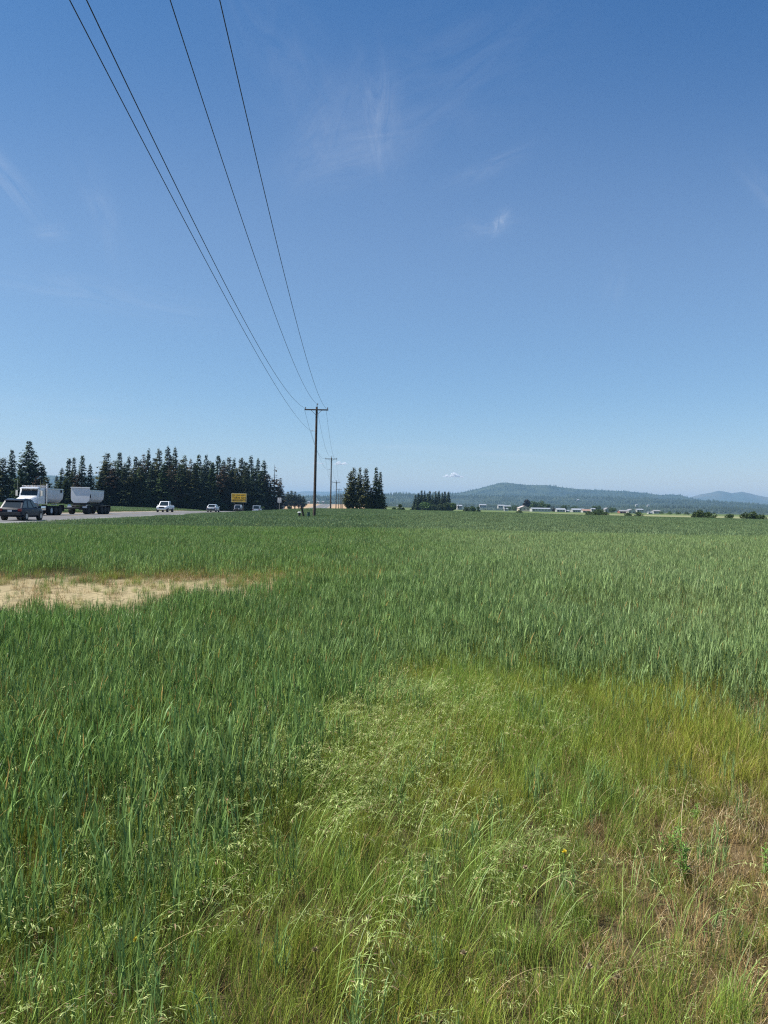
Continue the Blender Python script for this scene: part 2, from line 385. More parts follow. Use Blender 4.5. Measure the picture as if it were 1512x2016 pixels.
# ------------------------------------------------------------------ blades of grass and crop
def blades(specs, nseg=4):
    """specs rows: x, y, z0, height/length, width, lean dir, lean amount, curve, twist, rnd, t0, t1 -> verts, quads, attributes"""
    V_, Q_, T_, RN = [], [], [], []
    s = np.asarray(specs, float); n = len(s)
    x, y, z0, Ln, wd, az, lean, curv, tw, rn, t0, t1 = s.T
    px = x.copy(); py = y.copy(); pz = z0.copy(); ang = lean.copy()
    cols_ = []
    for k in range(nseg + 1):
        u = k / nseg
        wk = wd * np.where(u < .15, .75 + u * 1.6, 1 - ((u - .15) / .85) ** 1.8) * .5
        wk = np.maximum(wk, wd * .04)
        wa = az + np.pi / 2 + tw * u
        cols_.append((px.copy(), py.copy(), pz.copy(), wk * np.cos(wa), wk * np.sin(wa), np.full(n, u)))
        st = Ln / nseg
        ang2 = lean + curv * ((k + .5) / nseg) ** 1.6
        px = px + st * np.sin(ang2) * np.cos(az); py = py + st * np.sin(ang2) * np.sin(az); pz = pz + st * np.cos(ang2)
    P = []
    for (a, b, c, dx, dy, u) in cols_:
        P.append(np.stack([a - dx, b - dy, c], -1)); P.append(np.stack([a + dx, b + dy, c], -1))
        tt = t0 + (t1 - t0) * u; T_.append(tt); T_.append(tt); RN.append(rn); RN.append(rn)
    P = np.stack(P, 1).reshape(-1, 3); T = np.stack(T_, 1).ravel(); RN = np.stack(RN, 1).ravel()
    m = 2 * (nseg + 1); base = np.arange(n)[:, None, None] * m; kk = (2 * np.arange(nseg))[None, :, None]
    Q = (base + kk + np.array([0, 1, 3, 2])[None, None, :]).reshape(-1, 4)
    return P, Q, T, RN
def plant_mesh(name, parts, m):
    """parts: list of (P, Q, T, RN, slot)"""
    P = np.concatenate([p[0] for p in parts]); T = np.concatenate([p[2] for p in parts]); RN = np.concatenate([p[3] for p in parts])
    Q = []; b = 0; slots = []
    for p in parts: Q.append(p[1] + b); b += len(p[0]); slots += [p[4]] * len(p[1])
    me = np_mesh(name, P, np.concatenate(Q), smooth_=True)
    for nm, arr in (('t', T), ('rnd', RN)):
        a = me.attributes.new(nm, 'FLOAT', 'POINT'); a.data.foreach_set('value', arr.astype(np.float32))
    ms = m if isinstance(m, list) else [m]
    for q in ms: me.materials.append(q)
    if len(ms) > 1: me.polygons.foreach_set('material_index', np.array(slots, np.int32))
    return bpy.data.objects.new(name, me)       # a source shape; drawn only by the nodes of the ground cover
def scatter(name, pts, rotz, tilt, scl, idx, sources, label_none=None):
    """one ground-cover object: geometry nodes set source plants on its points"""
    me = bpy.data.meshes.new(name); n = len(pts)
    me.vertices.add(n); me.vertices.foreach_set('co', np.asarray(pts, np.float32).ravel())
    rot = np.stack([tilt[:, 0], tilt[:, 1], rotz], -1)
    a = me.attributes.new('rot', 'FLOAT_VECTOR', 'POINT'); a.data.foreach_set('vector', rot.astype(np.float32).ravel())
    a = me.attributes.new('scl', 'FLOAT_VECTOR', 'POINT'); a.data.foreach_set('vector', np.asarray(scl, np.float32).ravel())
    a = me.attributes.new('idx', 'INT', 'POINT'); a.data.foreach_set('value', np.asarray(idx, np.int32))
    o = bpy.data.objects.new(name, me); col.objects.link(o); o['kind'] = 'stuff'
    g = bpy.data.node_groups.new(name, 'GeometryNodeTree')
    g.interface.new_socket('Geometry', in_out='INPUT', socket_type='NodeSocketGeometry')
    g.interface.new_socket('Geometry', in_out='OUTPUT', socket_type='NodeSocketGeometry')
    gi = g.nodes.new('NodeGroupInput'); go = g.nodes.new('NodeGroupOutput')
    m2p = g.nodes.new('GeometryNodeMeshToPoints'); g.links.new(gi.outputs[0], m2p.inputs[0])
    iop = g.nodes.new('GeometryNodeInstanceOnPoints'); g.links.new(m2p.outputs[0], iop.inputs['Points'])
    jn = g.nodes.new('GeometryNodeJoinGeometry')
    for s in reversed(sources):
        oi = g.nodes.new('GeometryNodeObjectInfo'); oi.inputs['Object'].default_value = s; oi.inputs['As Instance'].default_value = True
        g.links.new(oi.outputs['Geometry'], jn.inputs[0])
    g.links.new(jn.outputs[0], iop.inputs['Instance']); iop.inputs['Pick Instance'].default_value = True
    for nm, ty, sk in (('rot', 'FLOAT_VECTOR', 'Rotation'), ('scl', 'FLOAT_VECTOR', 'Scale'), ('idx', 'INT', 'Instance Index')):
        na = g.nodes.new('GeometryNodeInputNamedAttribute'); na.data_type = ty; na.inputs['Name'].default_value = nm
        src = [q for q in na.outputs if q.enabled][0]
        if sk == 'Rotation':
            e2r = g.nodes.new('FunctionNodeEulerToRotation'); g.links.new(src, e2r.inputs[0]); src = e2r.outputs[0]
        g.links.new(src, iop.inputs[sk])
    g.links.new(iop.outputs[0], go.inputs[0])
    md = o.modifiers.new('scatter', 'NODES'); md.node_group = g
    return o

m_wheat = leaf_mat('wheat leaf', (.23, .23, .05), (.070, .155, .056), (.265, .360, .088), dry=(.42, .27, .08), dryamt=.015,
                   patch=(.140, .245, .052), patch_scale=.30, trans=.30, rough=.48, spec=.30, pale=(.275, .36, .145))
m_fine = leaf_mat('fine green grass', (.20, .20, .05), (.275, .345, .058), (.185, .320, .055), dry=(.42, .30, .10), dryamt=.10,
                  patch=(.31, .335, .045), patch_scale=.7, trans=.35)
m_brome = leaf_mat('brome grass stem', (.20, .22, .06), (.28, .38, .10), (.20, .33, .07), dry=(.40, .32, .16), dryamt=.12, trans=.35)
m_spike = leaf_mat('brome seed head', (.36, .42, .16), (.54, .58, .24), (.38, .48, .15), dry=(.46, .31, .19), dryamt=.12, trans=.40, rough=.6)
m_dry = leaf_mat('dry grass', (.20, .14, .055), (.39, .275, .115), (.27, .18, .07), dry=(.62, .50, .30), dryamt=.25, trans=.25, rough=.7)
m_verge = leaf_mat('far crop leaf', (.11, .15, .05), (.080, .145, .078), (.175, .250, .105), dry=(.30, .34, .10), dryamt=.06,
                   patch=(.110, .190, .070), patch_scale=.05, trans=.30, rough=.55, spec=.22, pale=(.22, .30, .14))
U_ = lambda a, b, n=None: rng.uniform(a, b, n)

def wheat_specs(n, R0, h=(.36, .50), leaves=5, wid=(.0048, .0084)):
    rows_stem, rows_leaf = [], []
    for i in range(n):
        r = R0 * math.sqrt(rng.random()); a = U_(0, 6.28); x, y = r * math.cos(a), r * math.sin(a)
        H = U_(*h); az = U_(0, 6.28); ln = abs(rng.normal(0, .09)); rn = rng.random()
        rows_stem.append((x, y, 0, H * .66, .0045, az, ln, .05, 0, rn, 0, .8))
        for k in range(leaves):
            zf = (.34 + .52 * (k + 1) / leaves) * H * .85
            bx = x + zf * math.sin(ln) * math.cos(az); by = y + zf * math.sin(ln) * math.sin(az)
            la = U_(0, 6.28); Lf = U_(.07, .16) * (1.15 if k == leaves - 1 else 1)
            up = U_(.04, .42); cv = U_(.0, .55) if rng.random() < .86 else U_(.9, 2.2)
            rows_leaf.append((bx, by, zf, Lf, U_(*wid), la, up, cv, U_(-.6, .6), min(1, max(0, rn * .6 + .4 * rng.random())), zf / H * .8 + .05, 1.0))
    return rows_stem, rows_leaf
def wheat_tuft(i, n=9, R0=.11):
    s, l = wheat_specs(n, R0); A = blades(s, 2); B = blades(l, 5)
    return plant_mesh('wheat_tuft', [(*A, 0), (*B, 0)], m_wheat)
def wheat_patch(i, n=52, R0=.33):
    s, l = wheat_specs(n, R0, leaves=3, wid=(.006, .0105)); A = blades(s, 1); B = blades(l, 3)
    return plant_mesh('wheat_patch', [(*A, 0), (*B, 0)], m_wheat)
def far_patch(i, n=190, R0=.95):
    s, l = wheat_specs(n, R0, h=(.33, .47), leaves=1, wid=(.014, .026)); B = blades(l, 2); A = blades([list(q[:4]) + [.014] + list(q[5:]) for q in s], 1)
    return plant_mesh('crop_patch', [(*A, 0), (*B, 0)], m_verge)
def grass_tuft(m, n, R0, h, wd, lean=.25, curv=.9, name='grass_tuft', nseg=3):
    rows = []
    for i in range(n):
        r = R0 * math.sqrt(rng.random()); a = U_(0, 6.28)
        rows.append((r * math.cos(a), r * math.sin(a), 0, U_(*h), U_(*wd), U_(0, 6.28), abs(rng.normal(0, lean)), U_(0, curv), U_(-.5, .5), rng.random(), 0, 1))
    return plant_mesh(name, [(*blades(rows, nseg), 0)], m)
def brome_plant(i, n=5):
    """stems bending over to +x, with a one-sided drooping seed head"""
    st, sp = [], []
    for k in range(n):
        x, y = rng.normal(0, .03, 2); H = U_(.28, .50); az = rng.normal(0, .5); ln = U_(.15, .5); cv = U_(1.0, 1.9); rn = rng.random(); ns = 10
        st.append((x, y, 0, H, .0026, az, ln, cv, 0, rn, .2, 1))
        # walk along the stem the same way blades() does, to hang the spikelets on it
        p = np.array([x, y, 0.]); pts = []
        for q in range(ns + 1):
            a2 = ln + cv * ((q + .5) / ns) ** 1.6
            pts.append((p.copy(), a2)); p = p + H / ns * np.array([math.sin(a2) * math.cos(az), math.sin(a2) * math.sin(az), math.cos(a2)])
        for q in range(15):
            u = U_(.60, 1.0) * ns; j = min(int(u), ns - 1); fr = u - j
            b = pts[j][0] * (1 - fr) + pts[j + 1][0] * fr
            da = az + rng.normal(0, .8); an = pts[j][1] + U_(.1, .9); ped = U_(.0, .02)
            b = b + ped * np.array([math.cos(da), math.sin(da), -.3])
            sp.append((b[0], b[1], b[2], U_(.013, .027), U_(.0024, .0044), da, an, .25, U_(-1, 1), rng.random(), .5, 1))
        if rng.random() < .5: st.append((x, y, H * .15, U_(.10, .18), .0036, az + rng.normal(0, 1), U_(.2, .6), U_(.3, 1.6), .2, rng.random(), .2, 1))
    A = blades(st, 10); B = blades(sp, 2)
    return plant_mesh('brome_plant', [(*A, 0), (*B, 1)], [m_brome, m_spike])

def jitter_grid(x0, x1, y0, y1, step):
    xs = np.arange(x0, x1, step); ys = np.arange(y0, y1, step); X, Y = np.meshgrid(xs, ys)
    X = X + rng.uniform(-.9, .9, X.shape) * step; Y = Y + rng.uniform(-.9, .9, Y.shape) * step
    return X.ravel(), Y.ravel()
def in_view(x, y, m=1.0, k=.53): return (np.abs(x) < k * y + m)
def cover(name, x, y, sources, scl, lean_x=0.0, tilt=.08, rot=None, zs=None, z_off=0.0):
    n = len(x); z = ground_z(x, y) + z_off
    rz = rng.uniform(0, 6.283, n) if rot is None else rng.normal(rot[0], rot[1], n)
    t = np.stack([rng.normal(0, tilt, n), rng.normal(lean_x, tilt, n)], -1)
    s = rng.uniform(*scl, n) if isinstance(scl, tuple) else scl
    S = np.stack([s, s, s if zs is None else s * zs], -1)
    return scatter(name, np.stack([x, y, z], -1), rz, t, S, rng.integers(0, len(sources), n), sources)

def wheat_near_prob(x, y):
    # the wheat stands beyond about 7 m, and comes forward on the left
    edge = np.interp(x, [-4, -1.3, -.8, -.3, .4, 1.2, 2.4, 3.4, 5], [.2, .5, 1.9, 5.0, 6.9, 7.4, 6.8, 5.8, 5.4])
    nz = fbm(x, y, .9, 3.3) * 1.9
    return np.maximum(smooth(-2.5, 2.2, y - edge + nz), .08 * (x < 2.2))
def build_grass():
    WT = [wheat_tuft(i) for i in range(7)]
    WP = [wheat_patch(i) for i in range(5)]
    FP = [far_patch(i) for i in range(5)]
    FG = [grass_tuft(m_fine, 78, .11, (.11, .30), (.0018, .0036), .28, 1.0) for i in range(5)]
    DG = [grass_tuft(m_dry, 75, .11, (.04, .17), (.0015, .0034), .55, 1.4, 'dry_tuft') for i in range(5)]
    BR = [brome_plant(i) for i in range(7)]
    # wheat, detailed, 1.5 .. 15 m
    x, y = jitter_grid(-10, 10, 1.3, 15, .125)
    k = in_view(x, y, .8, .54); x, y = x[k], y[k]
    p = wheat_near_prob(x, y)
    p = p * np.clip(1 - (1.0 + .35 * fbm(x, y, 1.1, 2.)) * bare(x, y) ** .8 * .86, .05, 1)
    k = rng.random(len(x)) < p; x, y = x[k], y[k]
    h = .90 + .22 * fbm(x, y, .35, 9.) - .45 * bare(x, y) - .18 * np.exp(-((x + 5.5) / 3.5) ** 2 - ((y - 9.5) / 2.0) ** 2)
    h = h * (0.80 + .20 * smooth(2.0, 5.0, y)) * (.72 + .28 * wheat_near_prob(x, y))
    cover('wheat', x, y, WT, h * rng.uniform(.85, 1.15, len(x)), tilt=.06)
    # wheat, 15 .. 42 m
    x, y = jitter_grid(-26, 26, 15, 42, .36)
    k = in_view(x, y, 1.5, .54) & (x - road_x(y) > 10.6); x, y = x[k], y[k]
    k = rng.random(len(x)) < 1 - .9 * bare(x, y); x, y = x[k], y[k]
    cover('wheat', x, y, WP, .92 + .15 * fbm(x, y, .2, 5.), tilt=.04)
    # crop out to the crest, and the grass bank beyond the road
    x, y = jitter_grid(-110, 110, 41, 190, 1.08)
    d = x - road_x(y); yend = np.interp(x, [-30, 0, 40, 90], [186, 186, 182, 172])
    k = in_view(x, y, 4, .54) & (d > 10.4) & (y < yend); x, y = x[k], y[k]
    cover('wheat', x, y, FP, .88 + .15 * fbm(x, y, .06, 2.), tilt=.02)
    x, y = jitter_grid(-150, -40, 60, 285, 1.6)
    d = road_x(y) - x; k = in_view(x, y, 4, .54) & (d > 10.6) & (d < 75); x, y = x[k], y[k]
    cover('roadside_grass', x, y, FP, (1.1, 1.5), zs=.75, tilt=.02)
    # fine grass understorey in the near corner
    x, y = jitter_grid(-3.5, 5.2, 1.2, 9.2, .092)
    k = in_view(x, y, .5, .54); x, y = x[k], y[k]
    dryness = smooth(.6, 1.7, x + .3 * fbm(x, y, 1.0, 5.)) * (1 - smooth(3.1, 5.0, y + .5 * fbm(x, y, .8, 1.))) + .5 * smooth(2.2, 3.0, x) * (1 - smooth(6, 8, y))
    dryness = np.clip(dryness, 0, 1)
    k = rng.random(len(x)) < np.clip(1 - dryness * .85, 0, 1) * (1 - .35 * wheat_near_prob(x, y) * smooth(2.5, 5, y))
    k2 = rng.random(len(x)) < .9 * bare(x, y) + 0 * y
    hh = (.62 + .35 * smooth(3, 5.5, y) + .25 * fbm(x, y, .7, 4.)) * (1 - .45 * dryness)
    hh = hh * (1 + .25 * (1 - smooth(2.4, 3.6, y)))
    cover('fine_grass', x[k], y[k], FG, np.maximum(.35, hh[k]), lean_x=.18, tilt=.12)
    x2, y2 = jitter_grid(-3.5, 5.2, 1.2, 8.5, .10)
    k = in_view(x2, y2, .5, .54); x2, y2 = x2[k], y2[k]
    dr = smooth(.1, 1.5, x2 + .45 * fbm(x2, y2, .9, 7.)) * (1 - .55 * smooth(3.7, 6.0, y2)) + .42
    k = rng.random(len(x2)) < np.clip(dr, 0, 1); x2, y2 = x2[k], y2[k]
    cover('dry_grass', x2, y2, DG, rng.uniform(.45, 1.0, len(x2)) * (.62 + .38 * smooth(.1, 1.4, x2)), lean_x=.1, tilt=.2)
    # sparse pale growth and dead leaves on the bare patches
    x, y = jitter_grid(-12, 8, 8.5, 19, .17); b = bare(x, y)
    k = (rng.random(len(x)) < np.where(b > .02, .10 + .75 * (b < .75) * (b > .03), 0) * np.clip(.5 + 1.5 * fbm(x, y, .8, 6.), .05, 1)) & in_view(x, y, 1, .54)
    cover('fine_grass', x[k], y[k], FG, (.45, .95), tilt=.12)
    x, y = jitter_grid(-12, 8, 8.5, 19, .2); b = bare(x, y)
    k = (rng.random(len(x)) < .8 * smooth(.02, .25, b) * (1 - smooth(.4, .95, b)) + .12 * b) & in_view(x, y, 1, .54)
    cover('dry_grass', x[k], y[k], DG, (.8, 1.5), tilt=.2)
    # brome leaning with the wind in the middle
    x, y = jitter_grid(-2.6, 3.2, 1.3, 7.6, .085)
    c1 = np.exp(-((x - .05 - .02 * y) / .95) ** 2) * (1 - smooth(5.4, 7.0, y + .35 * np.abs(x)))
    c3 = .11 * np.exp(-((x + 1.2) / .8) ** 2) * smooth(1.2, 2., y) * (1 - smooth(4.5, 6, y))
    c2 = 1.0 * np.exp(-(((x - .15) / .55) ** 2 + ((y - 5.5) / .6) ** 2)) + .8 * np.exp(-(((x + .45) / .5) ** 2 + ((y - 4.5) / .6) ** 2))
    p = .25 * c1 * np.clip(.60 + 1.5 * fbm(x, y, 1.2, 8.), .08, 2) + 1.5 * c2 + c3 + .03
    p = p * (1 - smooth(1.2, 2.6, x) * .8)
    k = (rng.random(len(x)) < p) & in_view(x, y, .4, .54); x, y = x[k], y[k]
    s = rng.uniform(.72, 1.08, len(x))
    cover('brome_grass', x, y, BR, s, rot=(.12, .45), tilt=.12, lean_x=.10)
build_grass()

# ------------------------------------------------------------------ hills and far forest
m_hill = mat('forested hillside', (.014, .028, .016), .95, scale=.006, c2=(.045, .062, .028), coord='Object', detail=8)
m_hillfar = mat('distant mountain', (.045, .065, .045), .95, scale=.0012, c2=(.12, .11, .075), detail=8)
m_forest = mat('far conifers', (.009, .022, .016), .9, scale=.01, c2=(.030, .050, .026), detail=3)
def hill(name, prof, Yr, front, back, m, namp=.05, step=4, nt_=26, trees=0, tree_h=(14, 22), px_pad=260, base_drop=6):
    pxs = np.arange(prof[0][0] - px_pad, prof[-1][0] + px_pad + 1, step)
    P = np.array(prof, float); ry = np.interp(pxs, P[:, 0], P[:, 1]); v = []
    fall = np.minimum(smooth(P[0, 0] - px_pad, P[0, 0], pxs) + (pxs > P[0, 0]), 1) * np.minimum(smooth(P[-1, 0] + px_pad, P[-1, 0], pxs) + (pxs < P[-1, 0]), 1)
    H = np.array([at(a, b, Yr).z for a, b in zip(pxs, ry)]); X0 = np.array([at(a, b, Yr).x for a, b in zip(pxs, ry)])
    H = np.maximum(H, 2)
    ts = np.concatenate([np.linspace(0, 1, nt_), np.linspace(1, 2, 8)[1:]])
    Z = np.zeros((len(ts), len(pxs))); XX = Z.copy(); YY = Z.copy()
    for i, t in enumerate(ts):
        Y = Yr - front * (1 - t) if t <= 1 else Yr + back * (t - 1)
        sh = (t ** 1.35 if t <= 1 else 1 - (t - 1) ** 1.5)
        for j in range(len(pxs)):
            x = X0[j] * (Y / Yr) ** .9; r = mnoise.fractal(Vector((x / 420, Y / 420, Yr * .01)), 1, 2.1, 5)
            z = H[j] * fall[j] * (sh + namp * 3.2 * r * t * (1 - min(t, 1)) * 2) - base_drop * (1 - min(1, t * 6))
            XX[i, j], YY[i, j], Z[i, j] = x, Y, z
    nx = len(pxs); i = np.arange(len(ts) - 1)[:, None] * nx + np.arange(nx - 1)[None, :]
    f = np.stack([i, i + 1, i + 1 + nx, i + nx], -1).reshape(-1, 4)
    o = link(name, np_mesh(name, np.stack([XX, YY, Z], -1).reshape(-1, 3), f, smooth_=True), m); o['kind'] = 'structure'
    if trees:
        tv, tf = [], []; k = 0
        nrm = len(pxs) - 1; cnt = 0
        while cnt < trees:
            a = rng.random() * nrm; b = (rng.random() ** .75) * (nt_ + 1.2)
            j, q = int(a), int(b)
            if q >= len(ts) - 1: continue
            u, w_ = a - j, b - q
            g = lambda M: (M[q, j] * (1 - u) + M[q, j + 1] * u) * (1 - w_) + (M[q + 1, j] * (1 - u) + M[q + 1, j + 1] * u) * w_
            x, y, z = g(XX), g(YY), g(Z)
            if mnoise.noise(Vector((x / 260, y / 260, 3.7))) > .32 and q < nt_ - 4: continue      # clearings
            h = U_(*tree_h) * (.7 + .5 * mnoise.noise(Vector((x / 150, y / 150, 1)))); r = h * U_(.16, .24); a0 = U_(0, 6.28)
            n = 5
            tv += [(x + r * math.cos(a0 + s * 6.283 / n), y + r * math.sin(a0 + s * 6.283 / n), z + h * .02) for s in range(n)] + [(x, y, z + h)]
            tf += [(k + s, k + (s + 1) % n, k + n) for s in range(n)]; k += n + 1; cnt += 1
        t = link('far_forest', np_mesh('far_forest', tv, None, tf), m_forest); t['kind'] = 'stuff'
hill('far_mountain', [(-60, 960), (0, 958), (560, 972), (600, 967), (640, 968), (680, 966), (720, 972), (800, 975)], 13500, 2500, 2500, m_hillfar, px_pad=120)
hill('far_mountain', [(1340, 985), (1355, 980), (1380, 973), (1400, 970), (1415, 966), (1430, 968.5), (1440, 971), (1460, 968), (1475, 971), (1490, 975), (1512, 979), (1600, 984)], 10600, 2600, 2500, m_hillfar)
hill('hill', [(-120, 925), (0, 930), (60, 934), (100, 936), (140, 939), (190, 936), (300, 950), (420, 962), (560, 976)], 6600, 1500, 1500, m_hill, trees=2500)
hill('mountain', [(740, 978), (800, 977), (860, 974), (905, 970), (930, 965), (960, 957), (985, 950.5), (997, 950), (1015, 952.5), (1040, 955), (1075, 955), (1110, 960), (1140, 963), (1180, 965),
     (1230, 967), (1270, 970.5), (1300, 975), (1320, 973.5), (1340, 975), (1360, 981), (1400, 987), (1460, 993), (1540, 998)], 6400, 1700, 1500, m_hill, trees=9000)
hill('forested_ridge', [(560, 979), (640, 977), (700, 975), (760, 974), (800, 972), (830, 974), (870, 973), (905, 976), (960, 976), (1040, 977), (1100, 979), (1150, 978),
     (1260, 981), (1330, 984), (1360, 986), (1440, 989), (1512, 995), (1600, 999)], 4300, 1300, 1200, m_hill, trees=9000, px_pad=200)
hill('forested_ridge', [(-100, 985), (200, 985), (560, 988), (640, 991), (700, 992), (760, 992), (900, 993), (1000, 996), (1100, 997), (1200, 998), (1300, 999), (1400, 1000), (1512, 1004)],
     2500, 450, 700, m_hill, trees=5200, tree_h=(9, 15), px_pad=200, base_drop=2)
# the air between: pale, even haze in one closed box
hb = MB(); hb.box((0, 7400, 168), (26000, 19200, 344))
hz_o = hb.build('haze', None); hz_o['kind'] = 'stuff'
hm = bpy.data.materials.new('haze'); hm.use_nodes = True
for q in list(hm.node_tree.nodes):
    if q.type == 'BSDF_PRINCIPLED': hm.node_tree.nodes.remove(q)
pv = hm.node_tree.nodes.new('ShaderNodeVolumePrincipled'); pv.inputs['Density'].default_value = HAZE_D = 7.6e-5
pv.inputs['Color'].default_value = (.36, .67, 1.0, 1); pv.inputs['Anisotropy'].default_value = 0.1
hm.node_tree.links.new(pv.outputs[0], [q for q in hm.node_tree.nodes if q.type == 'OUTPUT_MATERIAL'][0].inputs['Volume'])
hz_o.data.materials.clear(); hz_o.data.materials.append(hm)

# small fair-weather clouds far behind the hills
m_cloud = bpy.data.materials.new('cloud'); m_cloud.use_nodes = True
_t = m_cloud.node_tree; _b = _t.nodes['Principled BSDF']; _b.inputs['Base Color'].default_value = (.9, .9, .92, 1); _b.inputs['Roughness'].default_value = 1
_n = _t.nodes.new('ShaderNodeTexNoise'); _n.inputs['Scale'].default_value = .02; _n.inputs['Detail'].default_value = 5
_c = _t.nodes.new('ShaderNodeTexCoord'); _t.links.new(_c.outputs['Object'], _n.inputs['Vector'])
_t.links.new(math_(_t, 'MULTIPLY', math_(_t, 'SUBTRACT', _n.outputs[0], .28), 1.3, clamp=True), _b.inputs['Alpha'])
_b.inputs['Transmission Weight'].default_value = 0.0; _b.inputs['Subsurface Weight'].default_value = 0.0
_tr = _t.nodes.new('ShaderNodeBsdfTranslucent'); _tr.inputs[0].default_value = (1, 1, 1, 1); _ms = _t.nodes.new('ShaderNodeAddShader'); _t.links.new(_b.outputs[0], _ms.inputs[0])
_tp = _t.nodes.new('ShaderNodeBsdfTransparent'); _m2 = _t.nodes.new('ShaderNodeMixShader'); _t.links.new(_b.inputs['Alpha'].links[0].from_socket, _m2.inputs[0]); _t.links.new(_tp.outputs[0], _m2.inputs[1])
_m3 = _t.nodes.new('ShaderNodeMixShader'); _b2 = _t.nodes.new('ShaderNodeBsdfDiffuse'); _b2.inputs[0].default_value = (.95, .95, .96, 1); _t.links.new(_b2.outputs[0], _m3.inputs[1]); _t.links.new(_tr.outputs[0], _m3.inputs[2])
_t.links.new(_m3.outputs[0], _m2.inputs[2]); _t.links.new(_m2.outputs[0], _t.nodes['Material Output'].inputs[0]); _t.nodes.remove(_b); _t.nodes.remove(_ms)
def cloud(px, py, wpx, hpx, n, label):
    Y = 26000; c = at(px, py, Y); s = Y / F; bm = bmesh.new()
    bumps = [(U_(-.75, .75), U_(.35, .8)) for _ in range(4)] + [(U_(-.25, .25), 1.0)]
    for i in range(n):
        u = U_(-1, 1); hh = max(.16, max(a * math.exp(-((u - b) / .22) ** 2) for b, a in bumps)) * (1 - u * u) ** .5
        r = s * hpx * U_(.10, .20) * (.6 + .5 * hh)
        p = Vector((u * s * wpx / 2, U_(-1, 1) * s * wpx * .25, s * hpx * (U_(0, .8) * hh - .25)))
        bmesh.ops.create_icosphere(bm, subdivisions=2, radius=1, matrix=Matrix.Translation(p) @ Matrix.Diagonal((r * U_(1.5, 2.6), r * 1.5, r * .8, 1)))
    bmesh.ops.create_icosphere(bm, subdivisions=2, radius=1, matrix=Matrix.Translation((0, 0, -s * hpx * .22)) @ Matrix.Diagonal((s * wpx * .46, s * wpx * .3, s * hpx * .10, 1)))
    me = bpy.data.meshes.new('cloud'); bm.to_mesh(me); bm.free()
    me.polygons.foreach_set('use_smooth', np.ones(len(me.polygons), bool))
    o = link('cloud', me, m_cloud); o.location = c; tag(o, label, 'cloud', 'small clouds low in the sky')
cloud(892, 936, 40, 11, 90, 'small white cloud low over the valley, left of the mountain')
cloud(670, 912, 28, 9, 50, 'small white cloud just right of the second utility pole')
cloud(627, 911, 22, 6, 30, 'faint white cloud between the first two utility poles')
#cloud(862, 965, 26, 4, 8, 'faintest cloud, just above the ridge behind the far grove')

# ------------------------------------------------------------------ conifers
m_bark = mat('conifer bark', (.06, .045, .035), .95, var=.35, scale=8, bump=.5)
def crown_mat(name, a, b, c=None):
    m = mat(name, a, .7, scale=.9, c2=b, spec=.25, detail=3); t = m.node_tree; p = t.nodes['Principled BSDF']
    src = p.inputs['Base Color'].links[0].from_socket
    hsv = t.nodes.new('ShaderNodeHueSaturation'); oi = t.nodes.new('ShaderNodeObjectInfo')
    t.links.new(src, hsv.inputs['Color']); t.links.new(math_(t, 'ADD', .72, math_(t, 'MULTIPLY', oi.outputs['Random'], .55)), hsv.inputs['Value'])
    t.links.new(math_(t, 'ADD', .475, math_(t, 'MULTIPLY', oi.outputs['Random'], .03)), hsv.inputs['Hue'])
    t.links.new(hsv.outputs[0], p.inputs['Base Color'])
    tr = t.nodes.new('ShaderNodeBsdfTranslucent'); t.links.new(hsv.outputs[0], tr.inputs[0]); ms = t.nodes.new('ShaderNodeMixShader'); ms.inputs[0].default_value = .22
    t.links.new(p.outputs[0], ms.inputs[1]); t.links.new(tr.outputs[0], ms.inputs[2]); t.links.new(ms.outputs[0], t.nodes['Material Output'].inputs[0])
    return m
c_fir = crown_mat('fir needles', (.030, .060, .024), (.092, .132, .044))
c_olive = crown_mat('pine needles', (.045, .064, .024), (.130, .142, .050))
c_blue = crown_mat('spruce needles', (.034, .066, .042), (.105, .150, .085))
c_brown = crown_mat('dying needles', (.060, .046, .028), (.150, .110, .062))
c_leaf = crown_mat('broad leaves', (.040, .075, .018), (.10, .165, .042))
c_bush = crown_mat('bush leaves', (.028, .055, .018), (.075, .12, .036))
c_purple = crown_mat('dark plum leaves', (.025, .022, .024), (.055, .045, .045))
